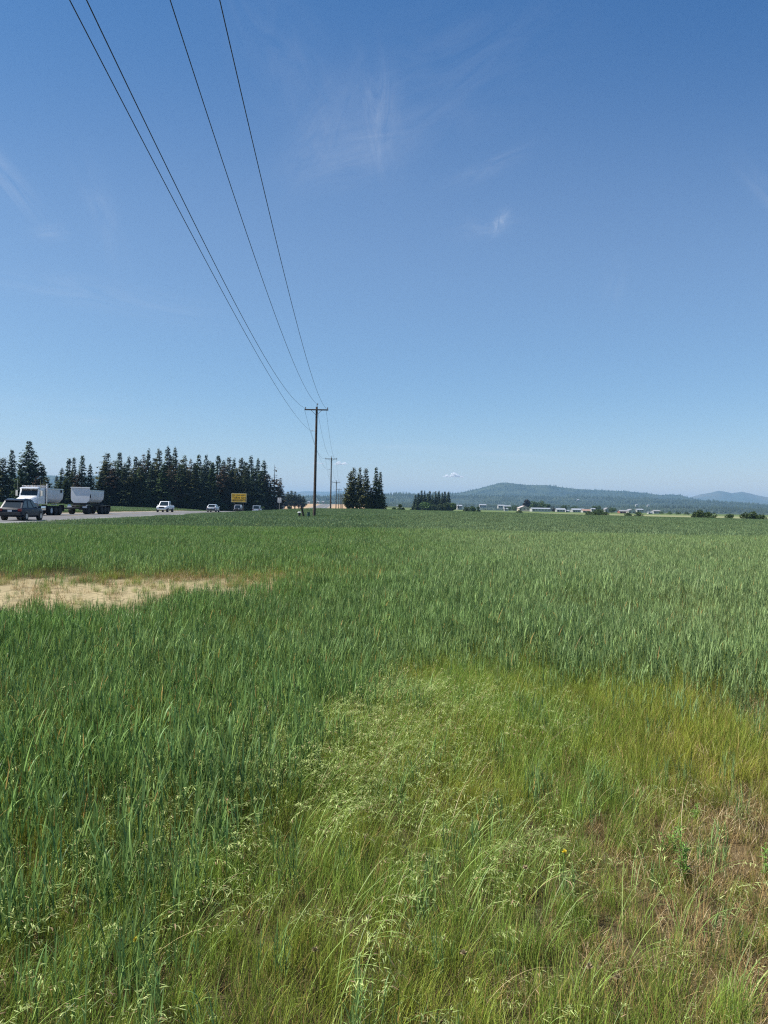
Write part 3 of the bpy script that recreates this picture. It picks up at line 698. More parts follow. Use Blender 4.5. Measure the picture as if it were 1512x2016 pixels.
def conifer_mesh(h, rmax, form='fir', dens=1.0, bare_top=0.0, gap=.12, seed=0):
    g = np.random.default_rng(seed); v, f = [], []
    z0 = h * (.03 if form == 'fir' else .14)
    nlev = int(h * 2.4 * dens); limbs = []
    for i in range(nlev):
        t = (i + g.random()) / nlev; z = z0 + (h - z0) * t
        if t > 1 - bare_top * .0 and False: continue
        if form == 'fir': R_ = rmax * ((1 - t) ** .80) * (.75 + .5 * g.random()) + .10
        elif form == 'round': R_ = rmax * ((1 - t ** 3.2) ** .75) * (.60 + .40 * (1 - t)) * (.65 + .5 * g.random()) * min(1, .5 + t * 2.2)
        else: R_ = rmax * (min(1, t * 3 + .3)) * ((1 - t) ** .50) * (.5 + .65 * g.random()) + .1
        nb = int(5 + 3 * g.random()); a0 = g.random() * 6.28
        for k in range(nb):
            if g.random() < gap: continue
            a = a0 + k * 6.283 / nb + g.normal(0, .25); L_ = R_ * (.6 + .5 * g.random())
            droop = -.18 if form == 'fir' else .05
            if t > .85: droop = .5
            ca, sa = math.cos(a), math.sin(a)
            bare_ = bare_top > 0 and t > 1 - bare_top
            limbs.append((z, a, L_, droop))
            if bare_ and g.random() < .8: continue
            nc = max(3, int(L_ * 3.6))
            for q in range(nc):
                s = (q + .6 * g.random() + .25) / nc
                if s < .12: continue
                p = np.array([ca * L_ * s, sa * L_ * s, z + L_ * droop * s + .20 * L_ * s * s]) + g.normal(0, .10, 3) * np.array([1, 1, 2.6])
                wq = (.46 + .38 * (1 - s)) * (.50 + .7 * L_ / rmax) * (.62 + .4 * (1 - t) ** .7) * (.75 + .5 * g.random())
                for e in range(4):
                    b = a + g.normal(0, .75) ; l = wq * (.9 + .8 * g.random()); up = g.normal(-.12, .30)
                    d = np.array([math.cos(b), math.sin(b), up]) * l; sd = np.array([-math.sin(b), math.cos(b), g.normal(0, .5)]) * l * .34
                    n0 = len(v); v += [p - sd * .5, p + d * .55 - sd, p + d, p + d * .5 + sd]; f.append((n0, n0 + 1, n0 + 2, n0 + 3))
    me = np_mesh('crown', np.array(v), f)
    tb = MB(); lean = g.normal(0, .01)
    tb.tube([(0, 0, -1.0), (lean * h * .4, 0, h * .4), (lean * h, 0, h * .995)], [h * .018, h * .012, .02], 7)
    for (z, a, L_, dr) in limbs:
        if g.random() < .42:
            r = .012 + .012 * L_; tb.tube([(lean * z, 0, z), (math.cos(a) * L_ * .9, math.sin(a) * L_ * .9, z + L_ * (dr + .16))], [r * 1.6, r * .5], 4, cap=False)
    return me, tb
conifer_kinds = {}
def conifer_proto(key, h, r, form, m, n=1, **kw):
    lst = []
    for i in range(n):
        me, tb = conifer_mesh(h, r, form, seed=abs(hash(key)) % 1000 + i * 17 if False else sum(map(ord, key)) + i * 17, **kw)
        root = empty('conifer_tree'); cr = link('crown', me, m, root); tr = tb.build('trunk', m_bark, root, sm=True); lst.append([root, h, r, False])
    conifer_kinds[key] = lst
conifer_proto('fir', 22, 3.1, 'fir', c_fir, 4)
conifer_proto('blue', 22, 3.0, 'fir', c_blue, 2, gap=.18)
conifer_proto('olive', 22, 3.6, 'irregular', c_olive, 3, gap=.3)
conifer_proto('brown', 22, 3.0, 'irregular', c_brown, 2, gap=.35, dens=.8)
conifer_proto('round', 22, 3.7, 'round', c_blue, 1, gap=.2)
conifer_proto('dead', 20, 3.4, 'fir', c_brown, 1, gap=.35, dens=.75, bare_top=.32)
conifer_proto('slim', 18, 2.0, 'fir', c_fir, 2, gap=.1)
_used = {}
def place_tree(kind, px, top, Y, wpx, label, group, name='conifer_tree', cat='tree', zg=None):
    lst = conifer_kinds[kind]; i = _used.get(kind, 0); _used[kind] = i + 1; ent = lst[i % len(lst)]
    root, h0, r0, used = ent
    o = root if not used else copy_tree(root); ent[3] = True
    o.name = name
    tp = at(px, top, Y); g = gz(tp.x, Y) - .15; H = tp.z - g; r = wpx / 2 * Y / F * 1.62
    o.location = (tp.x, Y, g); o.scale = (r / r0, r / r0, H / h0); o.rotation_euler = (0, 0, U_(0, 6.28))
    tag(o, label, cat, group); return o
GL, GW = 'conifers at the left edge behind the dump truck', 'conifers of the long wood beyond the road'
left = [('olive', -14, 896, 262, 40, 'dark conifer at the far left edge, cut by the frame'), ('olive', 6, 902, 255, 34, 'bushy conifer at the left edge, broad and brownish green'),
    ('blue', 24, 886, 268, 26, 'slim conifer with a see-through trunk, left of the tall round-topped pine'), ('round', 58, 869, 262, 44, 'tallest conifer on the left, with a rounded blunt top'),
    ('fir', 40, 925, 250, 26, 'low conifer in front of the left foot of the round-topped pine'), ('slim', 84, 914, 262, 20, 'slim conifer at the right shoulder of the round-topped pine'),
    ('olive', 93, 940, 250, 26, 'low olive conifer above the dump truck cab roof'), ('brown', 74, 938, 246, 22, 'low brownish conifer below the round-topped pine'),
    ('fir', 112, 938, 300, 20, 'lowest conifer at the left end of the group above the dump box'), ('fir', 122, 922, 290, 24, 'second conifer from the left in the group above the dump box'),
    ('slim', 136, 904, 296, 20, 'narrow conifer above the rear of the dump box, left one of the pair'), ('fir', 146, 901, 290, 20, 'narrow conifer above the rear of the dump box, right one of the pair'),
    ('fir', 162, 898, 292, 26, 'tallest spire above the front panel of the trailer'), ('fir', 178, 915, 294, 22, 'shorter conifer above the right edge of the trailer front panel'),
    ('brown', 154, 935, 285, 26, 'low brownish conifer just over the trailer front panel'), ('fir', 130, 945, 282, 30, 'low dense conifer behind the gap between truck and trailer')]
for k, px, t, Y, wp, lb in left: place_tree(k, px, t, Y, wp, lb, GL)
wood = [('olive', 211, 893, 300, 36, 'olive green broad tree at the left end of the long wood'), ('fir', 236, 891, 306, 28, 'pointed dark fir next to the olive tree at the left end of the long wood'),
    ('blue', 254, 899, 312, 22, 'short bluish fir third from the left in the long wood'), ('fir', 268, 900, 318, 26, 'flat-topped dark conifer fourth from the left in the long wood'),
    ('brown', 284, 894, 315, 22, 'brown-tinged conifer a little left of the pickup'), ('slim', 293, 887, 325, 18, 'thin spire left of the tallest firs'),
    ('olive', 314, 885, 322, 28, 'loose-topped conifer above the white pickup, left of the twin spires'), ('fir', 331, 881, 330, 30, 'tallest fir of the long wood, left one of the twin spires'),
    ('fir', 345, 881, 328, 24, 'tallest fir of the long wood, right one of the twin spires'), ('olive', 364, 898, 334, 24, 'shorter conifer directly right of the twin spires'),
    ('brown', 376, 905, 332, 20, 'brown thin conifer in the low notch of the long wood'), ('fir', 392, 895, 345, 28, 'dark fir just right of the notch in the long wood'),
    ('blue', 406, 896, 350, 22, 'bluish fir above and left of the white car'), ('fir', 430, 898, 356, 30, 'broad dark fir straight above the white car'),
    ('slim', 419, 912, 352, 20, 'thin low conifer between two broad firs above the white car'), ('olive', 451, 901, 366, 28, 'pale-topped conifer above the left edge of the yellow sign'),
    ('slim', 461, 905, 372, 18, 'thin dark fir above the middle of the yellow sign'), ('olive', 475, 902, 378, 26, 'gappy conifer above the right half of the yellow sign'),
    ('blue', 494, 898, 385, 26, 'bluish fir above the departing van'), ('fir', 508, 904, 392, 22, 'dark conifer just right of the van'),
    ('fir', 520, 907, 398, 28, 'last full dark conifer before the dying tree at the right end of the wood')]
for k, px, t, Y, wp, lb in wood: place_tree(k, px, t, Y, wp, lb, GW)
fill = [(200, 930, 292), (222, 922, 296), (245, 925, 296), (262, 922, 300), (277, 920, 304), (300, 915, 310), (322, 912, 308), (338, 918, 312), (355, 915, 318), (371, 925, 320), (385, 918, 326), (400, 915, 332),
    (417, 925, 338), (440, 918, 346), (456, 926, 350), (468, 922, 356), (486, 920, 364), (501, 922, 372), (514, 928, 380), (527, 934, 384)]
ORD = 'leftmost,second from the left,third from the left,fourth from the left,fifth from the left,sixth from the left,seventh from the left,eighth from the left,ninth from the left,tenth from the left,tenth from the right,ninth from the right,eighth from the right,seventh from the right,sixth from the right,fifth from the right,fourth from the right,third from the right,second from the right,rightmost'.split(',')
def ordn(i, n): return ORD[i] if i < n / 2 else ORD[20 - (n - i)]
kk = ['fir', 'brown', 'fir', 'olive', 'fir', 'blue']
for i, (px, t, Y) in enumerate(fill):
    place_tree(kk[i % 6], px, t, Y, 32, 'low front-row conifer of the long wood, %s' % ordn(i, len(fill)), GW + ', lower front row')
back = [(205, 912, 345), (228, 908, 345), (247, 912, 350), (276, 906, 352), (305, 902, 356), (358, 905, 368), (384, 912, 374), (413, 908, 382), (441, 908, 390), (484, 910, 405), (300, 925, 350), (338, 900, 372)]
for i, (px, t, Y) in enumerate(back):
    place_tree(kk[(i + 2) % 6], px, t, Y, 34, 'back-row conifer of the long wood, %s' % ordn(i, len(back)), GW + ', back row')
place_tree('dead', 541, 914, 385, 26, 'dying reddish brown conifer with a bare top at the right end of the wood', GW)
place_tree('brown', 552, 941, 395, 16, 'small drab conifer below and right of the dying tree', GW)
GM = 'tall conifers of the clump standing alone in the field'
for k, px, t, wp, lb in [('olive', 690, 929, 22, 'left outer conifer of the field clump, a little lower'), ('olive', 697, 922, 24, 'left pointed conifer of the field clump'), ('olive', 709, 921, 18, 'second narrow conifer of the field clump'),
        ('olive', 721, 922, 20, 'middle loose-topped conifer of the field clump'), ('fir', 741, 920, 22, 'pointed dark fir on the right of the field clump'), ('fir', 749, 930, 18, 'lower dark fir at the right edge of the field clump'),
        ('fir', 731, 960, 20, 'short fir in the gap of the field clump')]:
    place_tree(k, px, t, 296 + U_(-4, 4), wp, lb, GM)
GG = 'conifers of the far grove in the valley'
for j_, (k, px, t) in enumerate([('slim', 818, 975), ('slim', 824, 971), ('slim', 830, 966), ('fir', 836, 966), ('slim', 842, 971), ('slim', 846, 967), ('fir', 858, 967), ('slim', 864, 967), ('fir', 871, 970), ('slim', 876, 968), ('slim', 883, 968), ('fir', 852, 974)]):
    place_tree(k, px, t, 640 + U_(-10, 10), 10, 'dark narrow conifer in the far valley grove, %s' % (ordn(j_ if j_ < 6 else j_ + 1, 12) if j_ < 11 else ordn(6, 12)), GG)

# ------------------------------------------------------------------ broadleaf trees and bushes
def leafy(name, px, top, Y, wpx, m, label, group, lobes=9, trunk=.28, base=None):
    c = at(px, top, Y); g = gz(c.x, Y) - .1
    if base is not None: g = at(px, base, Y).z - .1
    H = max(.8, c.z - g); Wd = wpx * Y / F
    root = empty(name, (c.x, Y, g), U_(0, 6)); tag(root, label, 'bush' if 'bush' in name or 'shrub' in name else 'tree', group)
    v, f = [], []; cen = []
    for i in range(lobes):
        a = U_(0, 6.28); r = Wd / 2 * .62 * math.sqrt(rng.random()); zc = H * (trunk * .6 + U_(.18, .80) * (1 - trunk * .6) * (1 - .3 * r / (Wd / 2)))
        cen.append((r * math.cos(a), r * math.sin(a), zc, U_(.20, .34) * min(Wd, H * 1.3)))
    sz = max(.06 * H, .16)
    for (x, y, z, rr) in cen:
        n = 130
        d = rng.normal(size=(n, 3)); d /= np.linalg.norm(d, axis=1)[:, None]; rad = rr * rng.uniform(.45, 1.12, n) ** .6
        P = np.array([x, y, z]) + d * rad[:, None] * np.array([1, 1, .8])
        for p in P:
            if p[2] < .05 * H: continue
            u = rng.normal(size=3); u /= np.linalg.norm(u); w_ = np.cross(u, rng.normal(size=3)); w_ /= np.linalg.norm(w_); s = sz * U_(.5, 1.2)
            n0 = len(v); v += [p - u * s, p + w_ * s * .5, p + u * s, p - w_ * s * .5]; f.append((n0, n0 + 1, n0 + 2, n0 + 3))
    link('crown', np_mesh('crown', np.array(v), f), m, root)
    tb = MB(); tb.tube([(0, 0, -.3), (0, 0, H * .35)], [H * .028, H * .018], 6)
    for (x, y, z, rr) in cen: tb.tube([(0, 0, H * .2), (x * .5, y * .5, z * .75), (x, y, z)], [H * .014, H * .009, .01], 5, cap=False)
    tb.build('trunk', m_bark, root); return root
GB = 'broad trees and bushes of the valley'
for px, t, wp, m, lb in [(838, 986, 22, c_leaf, 'round green tree at the left front of the far grove'), (853, 992, 14, c_bush, 'small dull bush in front of the far grove, beside the round green tree'),
        (866, 989, 18, c_bush, 'grey-green tree in front of the middle of the far grove'), (878, 986, 16, c_bush, 'upright leafy tree at the right front of the far grove'), (891, 986, 18, c_leaf, 'drooping pale tree at the right end of the far grove'),
        (790, 984, 16, c_leaf, 'small spreading tree in the field right of the conifer clump'), (776, 987, 10, c_bush, 'low bush between the conifer clump and the small spreading tree')]:
    leafy('leafy_tree', px, t, 600 if px > 800 else 330, wp, m, lb, GB)
for px, t, Y, wp, m, nm, lb in [(919, 993, 560, 14, c_bush, 'bush', 'left bush of the short hedge right of the far grove'), (930, 991, 560, 14, c_bush, 'bush', 'middle bush of the short hedge right of the far grove'), (941, 993, 560, 10, c_bush, 'bush', 'right bush of the short hedge right of the far grove'),
        (1037, 979, 900, 14, c_purple, 'leafy_tree', 'dark plum-leaved tree beside the gabled farmhouse'), (1051, 984, 930, 20, c_leaf, 'leafy_tree', 'bright green rounded tree behind the long white barn'), (1066, 986, 935, 18, c_leaf, 'leafy_tree', 'second green tree behind the long white barn'),
        (1079, 989, 900, 12, c_bush, 'leafy_tree', 'dull round tree at the right end of the long white barn'), (1016, 994, 960, 18, c_bush, 'leafy_tree', 'low dark tree left of the gabled farmhouse'), (1003, 996, 980, 16, c_bush, 'leafy_tree', 'low dark tree behind the left farm sheds'),
        (1022, 1001, 420, 18, c_leaf, 'bush', 'green bush at the field edge below the gabled farmhouse'), (1112, 993, 980, 20, c_bush, 'leafy_tree', 'green tree behind the grey farm cottage'), (1130, 995, 980, 18, c_bush, 'leafy_tree', 'green tree behind the left part of the long pale shed'),
        (1176, 992, 960, 18, c_bush, 'leafy_tree', 'dark round tree rising above the brown-roofed barn yard'), (1091, 997, 900, 14, c_purple, 'bush', 'brownish bush between barn and cottage'),
        (1163, 1000, 420, 20, c_bush, 'bush', 'left bush of the clump in front of the brown-roofed barn'), (1178, 999, 415, 22, c_bush, 'bush', 'right bush of the clump in front of the brown-roofed barn'), (1192, 1004, 410, 14, c_bush, 'bush', 'low bush trailing right of the clump before the barn'),
        (1205, 998, 800, 20, c_bush, 'leafy_tree', 'dark round tree left of the brick-red house'), (1240, 1006, 400, 20, c_bush, 'bush', 'bush in front of the pale gabled house, left one'), (1258, 1004, 395, 22, c_bush, 'bush', 'bush in front of the pale gabled house, right one'),
        (1302, 1006, 800, 14, c_leaf, 'bush', 'left bush of the low row before the far-right bushes'), (1318, 1005, 790, 16, c_leaf, 'bush', 'second bush of the low row before the far-right bushes'), (1335, 1006, 780, 14, c_bush, 'bush', 'third bush of the low row before the far-right bushes'), (1352, 1007, 770, 14, c_bush, 'bush', 'last bush of the low row, next to the big dark bush'),
        (1376, 1001, 262, 26, c_bush, 'bush', 'big dark bush at the field edge, left half of the pair'), (1397, 1003, 264, 26, c_bush, 'bush', 'big dark bush at the field edge, right half of the pair'),
        (1441, 1007, 262, 24, c_bush, 'bush', 'single rounded bush between the big pair and the right-hand bushes'), (1468, 1006, 258, 24, c_bush, 'bush', 'left of the three bushes at the right edge of the field'), (1484, 1004, 262, 24, c_bush, 'bush', 'middle of the three bushes at the right edge of the field'),
        (1499, 1007, 258, 18, c_bush, 'bush', 'rightmost bush at the right edge of the field')]:
    leafy(nm, px, t, Y, wp, m, lb, GB, trunk=.05 if nm == 'bush' else .25)
for i, (px, t) in enumerate([(560, 972), (567, 968), (574, 966), (581, 968), (589, 973), (597, 977)]):
    place_tree('olive', px, t, 720, 15, 'hazy tree beyond the tan field, left of the nearest pole, %s' % ordn(i, 6), 'hazy trees behind the tan field')

# ------------------------------------------------------------------ utility poles and wires
m_pole = mat('creosoted pole', (.034, .026, .021), .85, scale=5, c2=(.085, .062, .046), detail=8, bump=.4)
m_gal = mat('galvanised steel', (.34, .35, .36), .45, metal=.7, var=.15)
m_cer = mat('grey insulator', (.13, .14, .15), .3, var=.1)
m_wire = mat('weathered aluminium wire', (.035, .037, .042), .6, metal=.3, var=.1)
PD, SL_ = 73.8, -0.0490
def pole_x(y): return -6.75 + SL_ * (y - PD)
poles = [(-0.4, EYE + 9.0, True), (73.8, EYE + 9.32, True), (147.6, EYE + 9.2, True), (221.4, EYE + 7.05, True), (295, EYE + 6.55, True), (369, EYE + 6.3, False), (443, EYE + 6.6, True), (517, EYE + 7.0, True), (591, EYE + 7.4, True)]
plabel = ['pole beside the photographer', 'tallest and nearest wooden utility pole, with crossarm', 'second wooden utility pole with crossarm, behind the nearest one', 'third utility pole with crossarm, its foot behind the crest', 'fourth utility pole, thin, with crossarm',
          'fifth utility pole, bare topped', 'sixth utility pole, far and hazy', 'seventh utility pole, far and hazy', 'last utility pole of the line that can be made out']
tops = []
for i, (y, za, arm) in enumerate(poles):
    x = pole_x(y); g = gz(x, y); o = empty('utility_pole', (x, y, g), -SL_ + R(.0), plabel[i], 'utility pole', 'wooden utility poles marching down the field')
    o.rotation_euler = (0, R(.35) if i == 1 else 0, -R(2.5)); h = za - g
    p = MB(); p.tube([(0, 0, -.6), (0, 0, h * .5), (0, 0, h + .30)], [.150, .125, .100], 14); p.build('pole_shaft', m_pole, o, sm=True)
    if arm:
        a = MB(); a.box((0, -.13, h), (2.28, .10, .12)); a.build('crossarm', m_pole, o, bevel=.01)
        b = MB(); b.tube([(-.55, -.16, h - .02), (0, -.15, h - .55)], .018, 5); b.tube([(.55, -.16, h - .02), (0, -.15, h - .55)], .018, 5); b.build('arm_brace', m_pole, o)
        for sx_ in (-1.07, 1.07):
            q = MB(); q.tube([(sx_, -.13, h + .05), (sx_, -.13, h + .1), (sx_, -.13, h + .12), (sx_, -.13, h + .17), (sx_, -.13, h + .19), (sx_, -.13, h + .24)], [.02, .02, .055, .06, .04, .05], 8); q.build('insulator', m_cer, o)
    q = MB(); q.tube([(.06, 0, h + .22), (.08, 0, h + .5)], .018, 6); q.tube([(.08, 0, h + .5), (.08, 0, h + .56), (.08, 0, h + .64)], [.05, .06, .035], 8); q.build('top_pin', m_cer, o)
    q = MB(); q.tube([(0, 0, h - 2.05), (-.42, 0, h - 2.02)], .022, 6); q.tube([(-.42, 0, h - 2.06), (-.42, 0, h - 1.98)], [.045, .045], 8); q.build('neutral_bracket', m_gal, o)
    tops.append((x, y, za))
def wire(offx, offz, sag, r, label, sags=None, o0=None):
    pts = []
    T = [(x + offx, y, z + offz) for (x, y, z) in tops]
    if o0 is not None: T[0] = (tops[0][0] + o0[0], tops[0][1], tops[0][2] + o0[1])
    T = [(T[0][0] - SL_ * 74, T[0][1] - 74, T[0][2] - .5)] + T
    for i in range(len(T) - 1):
        a, b = Vector(T[i]), Vector(T[i + 1]); n = 44 if i <= 2 else 14
        for k in range(n): t = k / n; p = a.lerp(b, t); p.z -= 4 * sag * t * (1 - t); pts.append(p)
    pts.append(Vector(T[-1]))
    m = MB(); m.tube(pts, r, 6); o = m.build('overhead_wire', m_wire, sm=True); tag(o, label, 'wire', 'overhead wires between the poles')
wire(-1.16, .20, 1.69, .0105, 'thick overhead wire fixed to the left end of the crossarms', o0=(-1.22, 0.0 - .02))
wire(.02, .62, 1.73, .0095, 'overhead wire on the pins at the pole tops, middle one of the three upper wires', o0=(.02, .38))
wire(.96, .20, 1.78, .0095, 'rightmost overhead wire, on the right ends of the crossarms', o0=(.96, 0))
wire(-.46, -2.03, 1.14, .0075, 'thin lowest overhead wire, on short brackets left of the poles', o0=(-.42, -2.3))

# the other thin pole by the wood
m_pale = mat('weathered pale wood', (.20, .19, .175), .85, var=.2, scale=4)
p0 = at(521, 972.5, 415); g = gz(p0.x, 415); o = empty('utility_pole', (p0.x, 415, g), 0, 'thin pale utility pole with a wide crossarm, standing before the dying tree', 'utility pole')
h = p0.z - g; m_ = MB(); m_.tube([(0, 0, -.5), (0, 0, h + .2)], [.18, .13], 8); m_.build('pole_shaft', m_pale, o, sm=True)
m_ = MB(); m_.box((0, -.2, h - .15), (5.4, .14, .17)); m_.build('crossarm', m_pale, o)
for s in (-2.4, -1, 1, 2.4): m_ = MB(); m_.tube([(s, -.2, h - .05), (s, -.2, h + .3)], [.07, .05], 6); m_.build('insulator', m_cer, o)

# leaning timber and two pedestals at the foot of the first pole
m_old = mat('rotten dark timber', (.035, .026, .020), .9, scale=6, c2=(.075, .055, .042), detail=8, bump=.6)
b0 = at(600.5, 1014.5, 70.5); gb = gz(b0.x, 70.5)
t0_ = at(592.5, 992, 70.2); v_ = t0_ - Vector((b0.x, 70.5, gb)); Lg = v_.length
o = empty('leaning_post', (b0.x, 70.5, gb - .1)); tag(o, 'short dark broken post leaning left beside the nearest utility pole', 'post')
o.rotation_euler = v_.to_track_quat('Z', 'Y').to_euler()
m_ = MB(); pr = [(.0, .16), (.3, .15), (.75, .14), (.97, .11), (1.0, .06)]
m_.loft([[(w2 * .62 * math.cos(a) * (1 + .12 * math.sin(3 * a + t * 9)), w2 * .62 * math.sin(a), Lg * t) for a in np.linspace(0, 6.283, 9)[:-1]] for t, w2 in pr]); m_.build('timber', m_old, o, bevel=.004)
m_ = MB(); m_.tube([(-.04, -.05, Lg * .74), (-.17, -.06, Lg * .86)], [.05, .03], 6); m_.build('broken_stub', m_old, o)
m_gb = mat('green cabinet paint', (.045, .10, .065), .5, var=.15, scale=6); m_wh = mat('white painted metal', (.72, .73, .72), .4, var=.05); m_blk = mat('black plastic', (.018, .018, .02), .45, var=.2)
p0 = at(607.5, 1009, 71.0); g = gz(p0.x, 71); h = p0.z - g
o = empty('utility_pedestal', (p0.x, 71, g), .1, 'small green cable pedestal between the leaning post and the utility pole', 'pedestal')
m_ = MB(); m_.box((0, 0, h / 2 - .05), (.24, .22, h + .1)); m_.build('cabinet', m_gb, o, bevel=.015)
m_ = MB(); m_.box((0, 0, h + .015), (.28, .26, .05)); m_.build('cap', m_gb, o, bevel=.01)
m_ = MB(); m_.box((-.13, -.02, h * .5), (.016, .16, h * .8)); m_.build('side_strip', m_wh, o)  # thin white strip along the cabinet's left side
p0 = at(589.5, 1008, 70.9); g = gz(p0.x, 70.9); h = p0.z - g
o = empty('utility_pedestal', (p0.x, 70.9, g), -.2, 'dark cable pedestal with a white cap left of the leaning post', 'pedestal')
m_ = MB(); m_.tube([(0, 0, -.1), (0, 0, h - .06)], .11, 12); m_.build('cabinet', m_blk, o, sm=True)
m_ = MB(); m_.loft([[(.19 * s * math.cos(a), .14 * s * math.sin(a), z) for a in np.linspace(0, 6.283, 13)[:-1]] for s, z in ((.8, h - .09), (1, h - .06), (1, h - .02), (.6, h + .02))]); m_.build('cap', m_wh, o, sm=True)

# ------------------------------------------------------------------ road signs
def text_mesh(s, size, m, name, parent, loc, bold=.0, space=1.0):
    cu = bpy.data.curves.new(name, 'FONT'); cu.body = s; cu.size = size; cu.align_x = 'CENTER'; cu.align_y = 'CENTER'; cu.extrude = .006; cu.offset = bold; cu.space_character = space
    tmp = bpy.data.objects.new(name, cu); me = bpy.data.meshes.new_from_object(tmp); bpy.data.objects.remove(tmp)
    o = link(name, me, m, parent); o.rotation_euler = (R(90), 0, 0); o.location = loc; return o
m_yel = mat('yellow sign sheeting', (.72, .42, .02), .55, var=.08, scale=1.5); m_ink = mat('black sign lettering', (.02, .018, .015), .6, var=.05)
m_edge = mat('weathered sign border', (.46, .40, .22), .6, var=.12, scale=3); m_signw = mat('white sign sheeting', (.74, .74, .77), .5, var=.05)
c = at(470.3, 980, 238); Wd, Hh = 30.0 * 238 / F, 17.6 * 238 / F
g = gz(c.x, 238); o = empty('road_sign', (c.x, 238, g), R(-1), 'wide yellow roadside board telling drivers to turn on headlights', 'road sign'); zc = c.z - g
m_ = MB(); m_.box((0, 0, zc), (Wd, .06, Hh)); m_.build('sign_panel', m_edge, o)
m_ = MB(); m_.box((0, -.035, zc), (Wd - .34, .012, Hh - .34)); m_.build('sign_face', m_yel, o)
text_mesh('FOR YOUR SAFETY', .50, m_ink, 'lettering', o, (0, -.05, zc + Hh * .29), .008); text_mesh('TURN ON', .86, m_ink, 'lettering', o, (0, -.05, zc + .02), .02, 1.12); text_mesh('HEADLIGHTS', .76, m_ink, 'lettering', o, (0, -.05, zc - Hh * .28), .02)
for s in (-1.45, 1.45): m_ = MB(); m_.box((s, .13, (zc + Hh / 2) / 2 - .4), (.18, .18, zc + Hh / 2 + .7)); m_.build('post', m_pole, o)
c = at(550.2, 984.6, 196); Wd, Hh = 7.2 * 196 / F, 9.2 * 196 / F
g = gz(c.x, 196); o = empty('road_sign', (c.x, 196, g), R(-4), 'white rectangular roadside sign reading DO NOT PASS', 'road sign'); zc = c.z - g
m_ = MB(); m_.box((0, 0, zc), (Wd, .02, Hh)); m_.build('sign_panel', m_signw, o, bevel=.004)
for s, dz in (('DO', .36), ('NOT', 0), ('PASS', -.36)): text_mesh(s, .34, m_ink, 'lettering', o, (0, -.016, zc + dz), .006)
m_ = MB(); m_.box((0, .07, zc / 2 - .3), (.13, .10, zc + .9)); m_.build('post', m_pale, o)

# ------------------------------------------------------------------ vehicles
def paint(name, c, metal=.0, rough=.3, coat=.6): return mat(name, c, rough, metal=metal, var=.05, scale=2, coat=coat, spec=.5)
p_white = paint('white car paint', (.78, .79, .80)); p_silver = paint('pearl white paint', (.62, .65, .68), .2); p_dark = mat('dark grey metallic paint', (.007, .015, .032), .40, var=.05, scale=2, spec=.22)
p_black = paint('dark brown paint', (.03, .026, .026), .2, .3); p_van = paint('pale silver blue paint', (.50, .54, .60), .3)
m_glass = mat('tinted glass', (.012, .020, .026), .08, var=.1, spec=.5); m_tyre = mat('tyre rubber', (.016, .016, .017), .85, var=.2, scale=9); m_rim = mat('alloy wheel', (.42, .43, .45), .35, metal=.8, var=.1)
m_chr = mat('chrome', (.75, .76, .78), .12, metal=1.0, var=.03); m_red = mat('red lamp lens', (.16, .012, .012), .35, var=.1, spec=.4); m_clear = mat('clear headlamp lens', (.75, .78, .80), .08, var=.05, spec=.9)
m_alu = mat('dull aluminium', (.56, .60, .64), .45, metal=.15, var=.10, scale=1.5, detail=7); m_frame = mat('dirty chassis black', (.022, .021, .022), .8, var=.3, scale=4); m_amb = mat('amber lens', (.38, .20, .06), .25, var=.05)
m_plate = mat('number plate', (.55, .57, .60), .4, var=.1); m_panel = mat('off-white panel', (.70, .70, .72), .4, var=.06, scale=1.2, detail=6)
def wheel(parent, x, y, r, wdt, rim=m_rim, rr=.62, label=None):
    s = 1 if x > 0 else -1; e = bpy.data.objects.new('wheel', None); e.empty_display_size = .1; col.objects.link(e); e.parent = parent; e.location = (x, y, r)
    t = MB(); t.lathe_x((0, 0, 0), [(-wdt / 2, r * .62), (-wdt / 2, r * .93), (-wdt * .38, r), (wdt * .38, r), (wdt / 2, r * .93), (wdt / 2, r * .62)], 24); t.build('tyre', m_tyre, e, sm=True)
    t = MB(); o = wdt / 2 * s
    t.lathe_x((0, 0, 0), [(o * .55, r * .12), (o * .7, r * .16), (o * .8, r * .2), (o * .72, r * .45), (o * .9, r * rr - .02), (o * 1.04, r * rr)], 20)
    for k in range(5):
        a = k * 2 * math.pi / 5; t.box((o * 1.0, r * .36 * math.cos(a), r * .36 * math.sin(a)), (.02, r * .52, r * .16), rot=(a, 0, 0))
    t.build('rim', rim, e, sm=True); return e
def quad_panel(m_, pts, inset, off, thick=.012):
    """flat pane parallel to the 4 pts, inset from their edges, standing 'off' proud"""
    P = [Vector(p) for p in pts]; c = sum(P, Vector()) / 4; n = (P[1] - P[0]).cross(P[3] - P[0]).normalized()
    Q = [p + (c - p).normalized() * inset * 1.3 for p in P]
    m_.hexa([q + n * (off - thick) for q in Q] + [q + n * off for q in Q])
